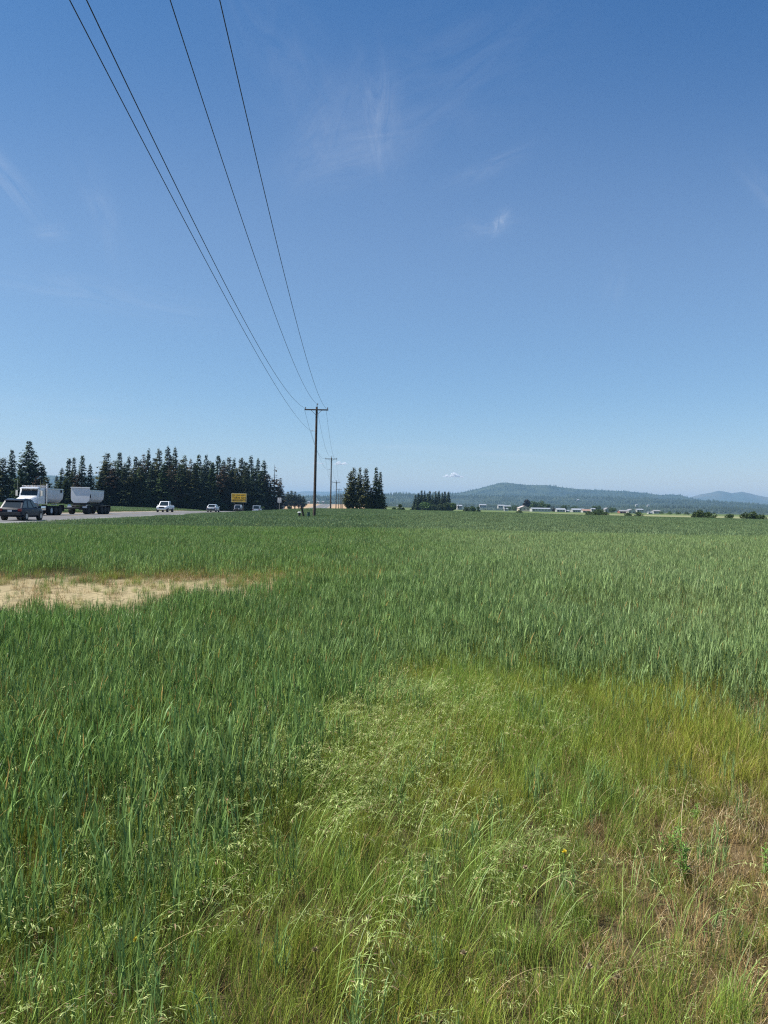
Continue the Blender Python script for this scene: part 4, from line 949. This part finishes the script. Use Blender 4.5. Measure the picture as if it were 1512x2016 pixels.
def car(name, loc, rz, label, cat, L_, W_, H_, body, kind='suv', group=None, rear=None):
    o = empty(name, loc, rz, label, cat, group); w2 = W_ / 2; hl = L_ / 2; r = .34 if kind != 'truck' else .40
    if kind == 'suv': zb, zs, st = .26, .98, [(-hl, .42, .80, .86), (-hl + .10, .30, .97, .96), (-hl + .7, .26, 1.0, 1), (hl - 1.3, .24, .99, 1), (hl - .5, .28, .93, .97), (hl - .08, .34, .78, .86), (hl, .42, .66, .74)]; cab = (-hl + .10, -hl + .80, hl - 2.15, hl - 1.05)
    elif kind == 'sedan': zb, zs, st = .2, .88, [(-hl, .38, .82, .84), (-hl + .12, .28, .95, .95), (-hl + .8, .22, .93, 1), (hl - 1.4, .20, .90, 1), (hl - .5, .24, .80, .96), (hl - .08, .3, .66, .85), (hl, .38, .56, .72)]; cab = (-hl + .35, -hl + 1.25, hl - 2.2, hl - 1.25)
    elif kind == 'van': zb, zs, st = .3, 1.15, [(-hl, .42, 1.13, .93), (-hl + .06, .34, 1.16, .98), (-hl + .6, .30, 1.16, 1), (hl - 1.2, .30, 1.14, 1), (hl - .4, .32, 1.0, .96), (hl - .05, .38, .82, .88), (hl, .44, .72, .8)]; cab = (-hl + .04, -hl + .16, hl - 1.7, hl - .75)
    elif kind == 'jeep': zb, zs, st = .5, 1.12, [(-hl, .55, 1.08, .86), (-hl + .05, .5, 1.12, .9), (-hl + .6, .48, 1.12, .92), (hl - 1.35, .48, 1.14, .88), (hl - .12, .55, 1.08, .76), (hl - .05, .6, 1.05, .72), (hl, .62, 1.0, .7)]; cab = (-hl + .05, -hl + .15, hl - 1.75, hl - 1.45)
    else: zb, zs, st = .5, 1.16, [(-hl, .55, 1.14, .95), (-hl + .05, .5, 1.17, .98), (-hl + 1.9, .48, 1.17, 1), (hl - 1.6, .48, 1.17, 1), (hl - .4, .5, 1.10, .97), (hl - .08, .55, 1.0, .90), (hl, .62, .9, .82)]; cab = (-hl + 2.0, -hl + 2.2, hl - 2.3, hl - 1.55)
    loops = []
    for (y, b, t, k) in st:
        W = w2 * k; loops.append([(-W * .90, y, b), (W * .90, y, b), (W, y, b + .14), (W * 1.0, y, (b + t) / 2 + .05), (W * .97, y, t - .06), (W * .90, y, t), (-W * .90, y, t), (-W * .97, y, t - .06), (-W, y, (b + t) / 2 + .05), (-W, y, b + .14)])
    m_ = MB(); m_.loft(loops); m_.build('body', body, o, bevel=.012, sm=True)
    yb, yt, yf, yw = cab; wt = w2 * (.78 if kind != 'van' else .86); wb = w2 * .93; Ht = H_ - (.0)
    zl = zs - .04
    lo = [(-wb, yb, zl), (wb, yb, zl), (wb, yw, zl), (-wb, yw, zl)]; hi = [(-wt, yt, Ht - .03), (wt, yt, Ht - .03), (wt, yf, Ht - .03), (-wt, yf, Ht - .03)]
    roofc = body if kind != 'jeep' else p_van
    prof = [(yb, zl), (yt, Ht - .03)] + [(yt + (yf - yt) * q, Ht - .03 + .075 * math.sin(math.pi * q) * (1 if kind in ('suv', 'sedan') else .4)) for q in (.15, .35, .55, .75, .9)] + [(yf, Ht - .03), (yw, zl)]
    wz = lambda z: wb + (wt - wb) * (z - zl) / (Ht - .03 - zl); m_ = MB(); n_ = len(prof)
    m_.add([(-wz(z), y, z) for y, z in prof] + [(wz(z), y, z) for y, z in prof], [tuple(range(n_)), tuple(range(2 * n_ - 1, n_ - 1, -1))] + [((i + 1) % n_, i, i + n_, (i + 1) % n_ + n_) for i in range(n_)])
    m_.build('cabin', roofc, o, bevel=.05, sm=True)
    def pane(nm, pts, ins, off=.012): q = MB(); quad_panel(q, pts, ins, off); q.build(nm, m_glass, o, bevel=.004)
    pane('windscreen', [lo[2], lo[3], hi[3], hi[2]], .10); pane('rear_window', [lo[0], lo[1], hi[1], hi[0]], .13)
    n = 3 if kind in ('suv', 'van') else (2 if kind in ('sedan', 'jeep') else 1)
    if kind == 'truck': n = 2
    for s in (0, 1):
        a0, a1, b1, b0 = (Vector(lo[1]), Vector(lo[2]), Vector(hi[2]), Vector(hi[1])) if s else (Vector(lo[3]), Vector(lo[0]), Vector(hi[0]), Vector(hi[3]))
        for k in range(n):
            u0, u1 = (k + .04) / n, (k + .96) / n; pane('side_window', [a0.lerp(a1, u0), a0.lerp(a1, u1), b0.lerp(b1, u1), b0.lerp(b1, u0)], .085)
    yr, yf_ = -hl + .85, hl - .88
    if kind == 'truck': yr = -hl + 1.15
    for s in (-1, 1):
        for yy in (yr, yf_):
            a = MB(); a.lathe_x((s * (w2 - .13), yy, r + .01), [(-.10, r + .075), (.136, r + .075)], 22); a.build('wheel_arch', m_blk, o)
            wheel(o, s * (w2 - .09), yy, r, .24)
        m_ = MB(); m_.hexa([Vector(p) for p in ((s * (w2 * .5), hl - .04, .62), (s * w2 * .80, hl - .10, .62), (s * w2 * .80, hl - .22, .62), (s * w2 * .5, hl - .16, .62), (s * w2 * .5, hl + .01, .76), (s * w2 * .84, hl - .07, .78), (s * w2 * .84, hl - .22, .78), (s * w2 * .5, hl - .16, .76))] if kind not in ('truck', 'jeep') else [Vector((s * w2 * .55 + a_, hl + b_, z_)) for z_ in (.78, .96) for a_, b_ in ((-.12, .01), (.12, .0), (.12, -.12), (-.12, -.12))])
        m_.build('headlight', m_clear, o, bevel=.01)
        ztl = (.72, .92) if kind in ('suv', 'sedan') else (.8, 1.1)
        m_ = MB(); m_.box((s * w2 * .80, -hl + .06, sum(ztl) / 2), (w2 * .30, .16, ztl[1] - ztl[0])); m_.build('tail_light', m_red, o, bevel=.02)
        m_ = MB(); m_.box((s * (w2 + .11), yw - .35, zs + .08), (.22, .10, .15)); m_.build('mirror', body, o, bevel=.03)
        m_ = MB(); m_.box((s * (w2 * .985 + .006), -.15, .82 if kind in ('suv', 'sedan') else 1.0), (.015, .16, .03)); m_.build('door_handle', m_chr, o)
    m_ = MB(); m_.box((0, -hl - .02, .52), (W_ * .88, .16, .24)); m_.build('rear_bumper', m_blk if kind in ('suv', 'jeep') else (m_chr if kind == 'truck' else body), o, bevel=.03)
    m_ = MB(); m_.box((0, hl - .02, .50), (W_ * .80, .14, .22)); m_.build('front_bumper', m_blk if kind in ('suv', 'jeep') else (m_chr if kind == 'truck' else body), o, bevel=.03)
    m_ = MB(); m_.box((0, hl + .005 if kind != 'truck' else hl + .01, .74 if kind != 'truck' else .86), (W_ * .46, .06, .14 if kind not in ('truck', 'jeep') else .26)); m_.build('grille', m_blk, o, bevel=.01)
    m_ = MB(); m_.box((0, -hl - .03, .76), (.32, .10, .15)); m_.build('number_plate', m_plate, o)
    if kind == 'suv':
        for s in (-1, 1): m_ = MB(); m_.tube([(s * wt * .92, yt + .15, Ht + .0), (s * wt * .92, yt + .3, Ht + .06), (s * wt * .92, yf - .3, Ht + .06), (s * wt * .92, yf - .15, Ht)], .018, 6); m_.build('roof_rail', m_chr, o)
        m_ = MB(); m_.hexa([(-wt * .95, yt - .24, Ht - .12), (wt * .95, yt - .24, Ht - .12), (wt * .95, yt + .1, Ht - .07), (-wt * .95, yt + .1, Ht - .07), (-wt * .95, yt - .24, Ht - .08), (wt * .95, yt - .24, Ht - .08), (wt * .95, yt + .1, Ht - .02), (-wt * .95, yt + .1, Ht - .02)]); m_.build('spoiler', m_blk, o, bevel=.01)
        m_ = MB(); m_.box((0, -hl + .015, .90), (W_ * .62, .05, .05)); m_.build('tailgate_trim', m_chr, o)
    if kind == 'truck':
        m_ = MB(); m_.box((0, -hl + 1.0, 1.172), (W_ * .78, 1.78, .02)); m_.build('load_bed', m_blk, o)
        for s in (-1, 1): m_ = MB(); m_.box((s * w2 * .86, -hl + 1.0, 1.22), (.10, 1.9, .12)); m_.build('bed_rail', body, o, bevel=.02)
        m_ = MB(); m_.box((0, -hl + .05, 1.22), (W_ * .84, .08, .12)); m_.build('tailgate', body, o, bevel=.02)
    if kind == 'jeep':
        m_ = MB(); m_.lathe_x((0, -hl - .16, .95), [(-.11, .2), (-.11, .34), (.11, .34), (.11, .2)], 18)
        q = m_.build('spare_wheel', m_tyre, o); q.rotation_euler = (0, 0, R(90)); q.location = (-hl - .16, -hl - .16 + .0, 0); q.location = Vector((0, 0, 0)); q.data.transform(Matrix.Translation((0, -hl - .16, .95)) @ Matrix.Rotation(R(90), 4, 'Z') @ Matrix.Translation((0, hl + .16, -.95))); q.rotation_euler = (0, 0, 0)
    return o
def on_road(y, off): return (float(road_x(y)) + off, y, road_z(y) + .09 - .012 * abs(off) + .006)
def hd(y, away=True): a = -math.atan(road_slope(y)); return a if away else a + math.pi
s0 = on_road(62.5, 2.9); car('sport_utility_vehicle', (at(44, 1000, 62.5).x, 62.5, s0[2]), R(3), 'dark grey sport utility vehicle driving away, nearest car on the highway, at the left edge', 'car', 4.6, 1.86, 1.68, p_dark, 'suv')
car('pickup_truck', (at(325.5, 1000, 141).x, 141, road_z(141) + .05), hd(141, False), 'white pickup truck driving towards the camera on the far lane', 'pickup truck', 5.7, 2.0, 1.98, p_white, 'truck')
car('sedan_car', (at(420, 1000, 156).x, 156, road_z(156) + .06), hd(156), 'pale silver white car driving away in the near lane, between pickup and yellow sign', 'car', 4.7, 1.86, 1.52, p_silver, 'suv')
car('off_road_vehicle', (at(468.5, 1000, 205).x, 205, road_z(205) + .05), hd(205, False), 'dark boxy off-road vehicle with pale top coming closer, below the yellow sign', 'car', 4.4, 1.95, 1.95, p_black, 'jeep')
car('cargo_van', (at(506.5, 1000, 216).x, 216, road_z(216) + .05), hd(216), 'pale blue-silver van driving away with two rear windows, right of the yellow sign', 'van', 5.2, 2.1, 2.12, p_van, 'van')
for (px, Y, bdy, lb) in ((561, 455, p_silver, 'small pale car parked by the dark farmhouse'), (579, 465, p_black, 'small dark parked car right of the farmhouse, in front of the tan field')):
    x = at(px, 1000, Y).x; car('parked_car', (x, Y, gz(x, Y)), R(80), lb, 'car', 4.5, 1.8, 1.5, bdy, 'sedan')

# --- dump truck
TY = 82.0; TX = at(65.5, 1000, 85).x
def place_truck():
    o = empty('dump_truck', (TX, TY, road_z(TY) + .05), R(1.5), 'white dump truck with silver box coming closer on the far lane, behind the dark vehicle', 'truck')
    # truck faces -Y: front at y = 0, rear at y = 8.6
    def B(nm, m, bev=.02): return MB(), nm, m, bev
    f = MB(); f.box((0, 4.6, .92), (.9, 8.6, .26)); f.build('chassis', m_frame, o)
    m_ = MB(); m_.loft([[(-w_, y, zb), (w_, y, zb), (w_ * 1.0, y, zt - .18), (w_ * .82, y, zt), (-w_ * .82, y, zt), (-w_, y, zt - .18)] for (y, w_, zb, zt) in ((.18, .78, .75, 1.62), (.5, .86, .8, 1.80), (1.3, .92, .9, 2.02), (2.0, 1.0, .95, 2.18))]); m_.build('hood', p_white, o, bevel=.05, sm=True)
    m_ = MB(); m_.box((0, .13, 1.22), (1.1, .10, .72)); m_.build('grille', m_chr, o, bevel=.02)
    m_ = MB(); m_.box((0, .02, .62), (2.4, .22, .34)); m_.build('front_bumper', m_chr, o, bevel=.04)
    for s in (-1, 1):
        m_ = MB(); m_.loft([[(s * 1.22, y, z - .05), (s * .80, y, z - .05), (s * .80, y, z + .03), (s * 1.18, y, z + .03)] for y, z in ((.20, .95), (.32, 1.22), (.7, 1.42), (1.15, 1.44), (1.6, 1.30), (1.95, .95))]); m_.build('front_fender', p_white, o, bevel=.02, sm=True)
        m_ = MB(); m_.box((s * 1.0, .2, 1.12), (.28, .10, .2)); m_.build('headlight', m_clear, o, bevel=.02)
        wheel(o, s * 1.06, 1.15, .52, .3, m_alu, .56)
        for yy in (5.15, 6.45, 7.75): wheel(o, s * .96, yy, .52, .54, m_alu if yy == 5.15 else m_frame, .56)
        m_ = MB(); m_.box((s * 1.36, 2.1, 2.45), (.22, .10, .60)); m_.tube([(s * 1.1, 2.2, 2.78), (s * 1.36, 2.12, 2.78)], .015, 5); m_.tube([(s * 1.1, 2.2, 2.12), (s * 1.36, 2.12, 2.12)], .015, 5); m_.build('mirror', m_chr, o, bevel=.01)
        m_ = MB(); m_.tube([(s * 1.22, 2.05, 2.7), (s * 1.26, 2.0, 3.9)], .014, 5); m_.build('antenna', m_chr, o)
        m_ = MB(); m_.box((s * .95, 3.0, .78), (.55, 1.3, .5)); m_.build('fuel_tank', m_chr, o, bevel=.12, sm=True)
        m_ = MB(); m_.box((s * 1.02, 8.55, .80), (.6, .03, .75)); m_.build('mud_flap', m_frame, o)
        m_ = MB(); m_.box((s * 1.0, 6.4, 1.22), (.60, .12, .10)); m_.build('fender_light_bar', m_panel, o)
    # cab
    lo = [(-1.05, 2.0, 1.3), (1.05, 2.0, 1.3), (1.05, 3.75, 1.3), (-1.05, 3.75, 1.3)]
    m_ = MB(); m_.prism([(2.0, 1.25), (2.0, 2.16), (2.28, 2.92), (2.45, 3.04), (3.75, 3.08), (3.75, 1.25)], -1.05, 1.05); m_.build('cab', p_white, o, bevel=.05, sm=True)
    q = MB(); quad_panel(q, [(-.98, 2.0, 2.18), (.98, 2.0, 2.18), (.92, 2.29, 2.90), (-.92, 2.29, 2.90)], .05, .02); q.build('windscreen', m_glass, o)
    for s in (-1, 1):
        q = MB(); q.prism([(2.30, 2.16), (2.50, 2.80), (3.25, 2.80), (3.25, 2.16)], s * 1.045, s * 1.062); q.build('side_window', m_glass, o)
        q = MB(); q.box((s * 1.055, 2.78, 1.75), (.02, 1.0, .75)); q.build('door', p_white, o, bevel=.01)
    m_ = MB(); m_.hexa([(-1.0, 1.92, 2.94), (1.0, 1.92, 2.94), (1.0, 2.45, 2.99), (-1.0, 2.45, 2.99), (-.98, 1.90, 3.02), (.98, 1.90, 3.02), (.98, 2.5, 3.12), (-.98, 2.5, 3.12)]); m_.build('sun_visor', p_white, o, bevel=.02)
    m_ = MB(); m_.box((0, 2.35, 3.24), (1.75, .14, .10)); m_.build('roof_light_bar', m_panel, o, bevel=.03)
    for s in (-.7, -.35, 0, .35, .7): m_ = MB(); m_.box((s, 2.27, 3.24), (.12, .03, .06)); m_.build('marker_lamp', m_amb, o)
    m_ = MB(); m_.tube([(1.15, 3.95, 1.2), (1.15, 3.95, 3.55)], .07, 10); m_.build('exhaust_stack', m_chr, o, sm=True)
    # elliptical tipping box
    def tub(y, zt, zb, W=1.22): return [(-W, y, zt), (-W, y, zb + .85), (-W * .93, y, zb + .45), (-W * .72, y, zb + .14), (-W * .4, y, zb), (W * .4, y, zb), (W * .72, y, zb + .14), (W * .93, y, zb + .45), (W, y, zb + .85), (W, y, zt)]
    m_ = MB(); m_.loft([tub(4.1, 3.02, 1.42), tub(4.25, 3.06, 1.38), tub(8.3, 2.98, 1.34), tub(8.5, 2.84, 1.42)]); m_.build('tipping_box', m_alu, o, bevel=.02, sm=True)
    m_ = MB(); m_.box((0, 4.04, 2.35), (2.5, .06, 1.75)); m_.box((0, 3.92, 3.26), (2.3, .5, .05), rot=(R(-8), 0, 0)); m_.build('box_headboard', m_panel, o, bevel=.02)
    for s in (-1, 1): m_ = MB(); m_.box((s * 1.235, 6.3, 3.0), (.09, 4.2, .10)); m_.build('box_top_rail', m_chr, o, bevel=.01)
    m_ = MB(); m_.tube([(-1.1, 4.4, 3.12), (0, 4.4, 3.28), (1.1, 4.4, 3.12)], .09, 8); m_.build('tarp_roll', m_blk, o)
    m_ = MB(); m_.box((1.25, 7.85, 2.78), (.06, .42, .34)); m_.build('tailgate_latch', m_frame, o)
    m_ = MB(); m_.box((0, 8.75, .74), (.5, .4, .3)); m_.build('hitch', m_frame, o)
    return o
place_truck()
def place_trailer():
    YT = 96.4; X = at(160.5, 1000, 98).x
    o = empty('dump_trailer', (X, YT, road_z(YT) + .05), R(1.0), 'silver dump trailer with tall flat front panel towed behind the white dump truck', 'trailer')
    # drawbar reaches forward to y = -3.4
    m_ = MB(); m_.tube([(0, -5.1, .72), (-.45, .2, .85)], .08, 6); m_.tube([(0, -5.1, .72), (.45, .2, .85)], .08, 6); m_.box((0, -5.15, .72), (.25, .3, .2)); m_.build('drawbar', m_frame, o)
    m_ = MB(); m_.box((0, 4.1, 1.22), (.95, 8.4, .26)); m_.box((0, 1.3, .85), (1.0, 1.6, .35)); m_.box((0, .4, 1.40), (1.9, .5, .12)); m_.build('chassis', m_frame, o)
    def tub(y, zt, zb, W=1.17): return [(-W, y, zt), (-W, y, zb + .85), (-W * .93, y, zb + .45), (-W * .72, y, zb + .14), (-W * .4, y, zb), (W * .4, y, zb), (W * .72, y, zb + .14), (W * .93, y, zb + .45), (W, y, zb + .85), (W, y, zt)]
    m_ = MB(); m_.loft([tub(1.35, 3.10, 1.48), tub(1.5, 3.12, 1.46), tub(6.3, 3.06, 1.46), tub(6.5, 2.95, 1.55)]); m_.build('tipping_box', m_alu, o, bevel=.02, sm=True)
    zz = 1.42; pl = [(-1.19, 3.40), (-1.19, zz + .75), (-1.12, zz + .30), (-.82, zz + .04), (-.6, zz), (.6, zz), (.82, zz + .04), (1.12, zz + .30), (1.19, zz + .75), (1.19, 3.40)]
    m_ = MB(); m_.prism_y(pl, 1.18, 1.30); m_.build('front_panel', m_panel, o, bevel=.012)
    m_ = MB(); m_.box((0, 1.22, 3.42), (2.42, .26, .10)); m_.build('panel_cap', p_white, o, bevel=.01)
    for s in (-1, 1):
        m_ = MB(); m_.box((s * 1.185, 3.95, 3.08), (.09, 4.9, .10)); m_.build('box_top_rail', m_chr, o, bevel=.01)
        wheel(o, s * .96, 1.0, .52, .54, m_frame, .56); 
        m_ = MB(); m_.loft([[(s * .68, y, z), (s * 1.24, y, z), (s * 1.24, y, z + .04), (s * .68, y, z + .04)] for y, z in ((.25, 1.05), (.45, 1.17), (1.5, 1.17), (1.7, 1.02))]); m_.build('dolly_fender', m_chr, o)
        m_ = MB(); m_.box((s * .95, .22, .92), (.55, .04, .22)); m_.build('dolly_light_bar', m_panel, o)
        for yy in (5.7, 6.95, 8.2): wheel(o, s * .96, yy, .50, .54, m_frame, .56)
        m_ = MB(); m_.loft([[(s * .68, y, z), (s * 1.25, y, z), (s * 1.25, y, z + .05), (s * .68, y, z + .05)] for y, z in ((5.0, 1.08), (5.2, 1.14), (8.7, 1.14), (8.9, 1.05))]); m_.build('rear_fender', m_blk, o)
        m_ = MB(); m_.box((s * .97, 8.92, .72), (.55, .03, .8)); m_.build('mud_flap', m_frame, o)
        m_ = MB(); m_.box((s * .85, 4.2, .78), (.5, 1.0, .55)); m_.build('tool_box', m_frame, o, bevel=.03)
    m_ = MB(); m_.box((1.21, 1.5, 2.3), (.05, .14, .5)); m_.build('side_latch', m_frame, o)
    m_ = MB(); m_.box((0, 9.0, 1.0), (2.3, .10, .2)); m_.build('rear_bumper', m_frame, o)
    return o
place_trailer()

# ------------------------------------------------------------------ farm buildings in the valley and by the wood
m_wallw = mat('white siding', (.44, .43, .40), .7, var=.06, scale=2); m_wallg = mat('grey siding', (.34, .34, .33), .7, var=.1); m_walb = mat('tan siding', (.48, .40, .31), .7, var=.08); m_wbr = mat('brick red wall', (.28, .11, .07), .8, var=.12)
m_rfg = mat('grey shingle roof', (.22, .22, .23), .85, var=.15); m_rfw = mat('pale metal roof', (.36, .38, .40), .4, var=.05, metal=.2); m_rfb = mat('brown roof', (.26, .16, .12), .8, var=.12); m_rfd = mat('dark roof', (.05, .045, .045), .8, var=.2); m_rfp = mat('pink-grey roof', (.50, .42, .40), .7, var=.08)
def house(px, base, Y, wpx, hpx, wall, roof, label, name='farmhouse', cat='house', depth=None, rz=0.0, rise=.35, nwin=3, along=True):
    c = at(px, base, Y); g = c.z; Wd = wpx * Y / F; Hh = hpx * Y / F; D = depth or Wd * .6
    o = empty(name, (c.x, Y, g), rz, label, cat, 'buildings of the valley farms'); he = Hh * (1 - rise); x, d = Wd / 2, D / 2
    m_ = MB()
    if along: m_.prism([(-d, -1.5), (-d, he), (0, Hh - .12), (d, he), (d, -1.5)], -x, x)
    else: m_.prism_y([(-x, -1.5), (-x, he), (0, Hh - .12), (x, he), (x, -1.5)], -d, d)
    m_.build('wall', wall, o)
    m_ = MB(); e = .35
    if along:
        m_.prism([(-d - e, he - e * (Hh - he) / d), (0, Hh), (d + e, he - e * (Hh - he) / d), (d + e, he - e * (Hh - he) / d + .22), (0, Hh + .24), (-d - e, he - e * (Hh - he) / d + .22)], -x - e, x + e)
    else:
        m_.prism_y([(-x - e, he - e * (Hh - he) / x), (0, Hh), (x + e, he - e * (Hh - he) / x), (x + e, he - e * (Hh - he) / x + .22), (0, Hh + .24), (-x - e, he - e * (Hh - he) / x + .22)], -d - e, d + e)
    m_.build('roof', roof, o)
    for k in range(nwin):
        xx = -x + Wd * (k + .5) / nwin; m_ = MB(); m_.box((xx, -d - .02, he * .55), (min(1.4, Wd / nwin * .4), .08, he * .38)); m_.build('window', m_glass, o)
    m_ = MB(); m_.box((-x + Wd * .08 + .6, -d - .02, 1.0), (1.0, .08, 2.1)); m_.build('door', m_rfd, o)
    return o
house(1030, 1004.5, 880, 20, 8.5, m_walb, m_rfp, 'pinkish gabled farmhouse beside the dark plum-leaved tree', along=False, depth=16, rise=.5)
house(1063, 1006.5, 850, 36, 6.5, m_wallw, m_rfw, 'long low white barn, widest building of the valley', 'barn', 'barn', depth=14, nwin=6, rise=.3)
house(1103, 1008, 850, 17, 7, m_wallg, m_rfw, 'grey farm cottage right of the long white barn', depth=9)
house(1116.5, 1008, 840, 7, 3.6, m_wallw, m_rfw, 'tiny white shed right of the grey cottage', 'shed', 'shed', depth=4, nwin=1)
house(1137, 1009, 860, 24, 7.5, m_wallg, m_rfw, 'long pale shed with open bays beside the brown-roofed barn', 'barn', 'barn', depth=12, nwin=5)
house(1153, 1009, 830, 15, 6.2, m_wallw, m_rfb, 'small white barn with a brown roof', 'barn', 'barn', depth=9, nwin=2, rise=.5)
house(1167, 1005, 860, 8, 4, m_wallw, m_rfw, 'small white-roofed shed behind the bush clump', 'shed', 'shed', depth=6, nwin=1)
house(1194, 1009, 830, 10, 9, m_wallg, m_rfg, 'narrow grey gabled house right of the bush clump', along=False, depth=9, nwin=2)
house(1224, 1011, 820, 12, 6.5, m_wbr, m_rfg, 'brick red house with a grey roof', depth=9, nwin=2)
house(1241, 1011.5, 820, 14, 9, m_wallw, m_rfg, 'pale gabled house behind the two bushes, taller than its neighbours', along=False, depth=12, nwin=2)
house(1258, 1007, 900, 12, 5, m_wallg, m_rfw, 'grey house with a pale roof behind the right bush', depth=9)
house(1279, 1011.5, 800, 8, 3.6, m_wallw, m_rfw, 'low bright white shed near the row of low bushes', 'shed', 'shed', depth=5, nwin=1)
house(1291, 1010, 860, 13, 5.5, m_wallg, m_rfg, 'grey house at the right end of the farm buildings', depth=9)
house(998, 1000, 1050, 13, 4.6, m_wallg, m_rfw, 'pale-roofed shed left of the gabled farmhouse', 'shed', 'shed', depth=10)
house(986, 999, 1100, 12, 5, m_wallw, m_rfw, 'white farm building with a tall end, far left of the row', 'barn', 'barn', depth=10)
house(950, 997.5, 1150, 13, 4.5, m_wallg, m_rfw, 'pale green-grey roofed shed right of the short hedge', 'shed', 'shed', depth=9)
house(904, 1000, 620, 9, 5.5, m_wallw, m_rfw, 'small white house at the right end of the far grove', depth=8, nwin=2)
house(996, 1003.5, 760, 7, 2.4, m_wallw, m_rfw, 'low white hut in front of the farm row', 'shed', 'shed', depth=4, nwin=1)
for px, by, lb in ((1253, 996, 'white house on the wooded slope, left of two'), (1276, 996.5, 'white house on the wooded slope, right of two'), (1138, 985.5, 'tiny white house high on the wooded slope'), (608, 990, 'tiny white house beyond the tan field, left of the nearest pole'),
        (636, 989.5, 'tiny white house beyond the tan field, right of the nearest pole'), (626, 990, 'tiny white hut beyond the tan field, close to the nearest pole'), (783, 997, 'tiny white building right of the conifer clump')):
    Y = 2050 if by > 986 and px > 1000 else (3300 if px > 1000 else 1450); house(px, by, Y, 4.2, 2.6, m_wallw, m_rfw, lb, 'far_house', 'house', depth=5, nwin=1)
house(548, 999.5, 440, 17, 7.5, m_wallg, m_rfd, 'dark-roofed farmhouse at the right end of the wood, behind the white sign', depth=9, rise=.5, nwin=2)
leafy('bush', 530, 991, 400, 10, c_olive, 'yellow-green bush in front of the dying tree, beside the thin pole', GB, trunk=.05)
leafy('bush', 517, 993, 350, 8, c_bush, 'dull green bush right of the van', GB, trunk=.05)
leafy('bush', 537, 992, 405, 12, c_brown, 'brownish bush left of the dark-roofed farmhouse', GB, trunk=.05)
leafy('bush', 569, 994, 560, 8, c_bush, 'small bush on the tan field, right of the farmhouse', GB, trunk=.05)

# ------------------------------------------------------------------ a few weeds one can tell apart in the near corner
m_weed = mat('weed leaf', (.10, .20, .035), .6, scale=30, c2=(.20, .34, .07), spec=.3); m_pink = mat('dried flower head', (.24, .18, .09), .9, scale=60, c2=(.42, .33, .19)); m_yf = mat('yellow petals', (.70, .55, .03), .6, var=.1)
def forb(px, py, H, n, label, lean=.12):
    d = at(px, py, 1.0) - Vector((0, 0, EYE)); Y = -EYE / d.z; x = d.x * Y; o = empty('leafy_weed', (x, Y, gz(x, Y)), 0, label, 'weed', 'green weeds among the dry grass')
    v, f = [], []; tb = MB()
    for k in range(n):
        a = U_(0, 6.28); l = U_(.02, .30); hh = H * U_(.55, 1.05); b = Vector((rng.normal(0, .012), rng.normal(0, .012), 0)); tip = b + Vector((math.cos(a) * hh * l, math.sin(a) * hh * l, hh)); tb.tube([b, (b + tip) / 2, tip], [.0028, .002, .0012], 5)
        for q in range(22):
            t = U_(.12, 1.0) ** .8; p = b.lerp(tip, t); c = U_(0, 6.28); L_ = U_(.018, .042) * (1.2 - .6 * t); up = U_(.1, .9)
            dr = Vector((math.cos(c), math.sin(c), up)).normalized(); sd = dr.cross(Vector((0, 0, 1))).normalized() * L_ * .14; n0 = len(v)
            v += [p, p + dr * L_ * .5 + sd, p + dr * L_ + Vector((0, 0, -.006)), p + dr * L_ * .5 - sd]; f.append((n0, n0 + 1, n0 + 2, n0 + 3))
    link('leaves', np_mesh('leaves', np.array([tuple(q) for q in v]), f), m_weed, o); tb.build('stems', m_weed, o)
forb(1345, 1745, .26, 7, 'bright green branching weed standing in the brown grass on the right')
forb(1318, 1695, .17, 4, 'smaller green weed just behind and left of the branching one')
forb(1505, 1740, .22, 4, 'green leafy weed cut by the right edge of the photo')
forb(1372, 1622, .10, 3, 'tiny green weed between the dry stems, farthest of the weeds')
def seed_head(px, py, label, m, nm, cat, H=.20, r=.011, g='dried flower heads in the near grass'):
    d = at(px, py, 1.0) - Vector((0, 0, EYE)); Y = -(EYE - H) / d.z; x = d.x * Y; o = empty(nm, (x, Y, gz(x, Y)), U_(0, 6), label, cat, g)
    tb = MB(); tb.tube([(0, 0, 0), (.01, 0, H * .6), (0, 0, H)], [.0022, .0018, .0014], 5); tb.build('stem', m_weed if m is m_yf else m_brome, o)
    v, f = [], []
    for q in range(70):
        u = rng.normal(size=3); u /= np.linalg.norm(u); u[2] = abs(u[2]) * 1.1 + .1; sd = np.cross(u, [0.3, .2, 1]); sd /= np.linalg.norm(sd); n0 = len(v); b = np.array([0, 0, H])
        v += [b, b + u * r * .6 + sd * r * .14, b + u * r * U_(.8, 1.4), b + u * r * .6 - sd * r * .14]; f.append((n0, n0 + 1, n0 + 2, n0 + 3))
    link('flower_head', np_mesh('flower_head', np.array(v), f), m, o)
for px, py, lb in ((620, 1872, 'dried tan flower head low at the bottom centre, left'), (725, 1808, 'dried tan flower head above the bottom centre'), (1034, 1710, 'dried tan flower head at the edge of the brown grass'), (912, 1878, 'dried tan flower head at the bottom, right of centre'), (1160, 1905, 'fluffy dried flower head near the bottom, left one of the pair'), (1215, 1925, 'fluffy dried flower head near the bottom, right one of the pair')):
    seed_head(px, py, lb, m_pink, 'dried_flower', 'dry flower')
for px, py, lb in ((1111, 1678, 'small yellow flower in the green grass, right of centre'), (266, 1852, 'tiny yellow flower at the lower left')): seed_head(px, py, lb, m_yf, 'yellow_flower', 'flower', .2, .010, 'yellow flowers in the grass')
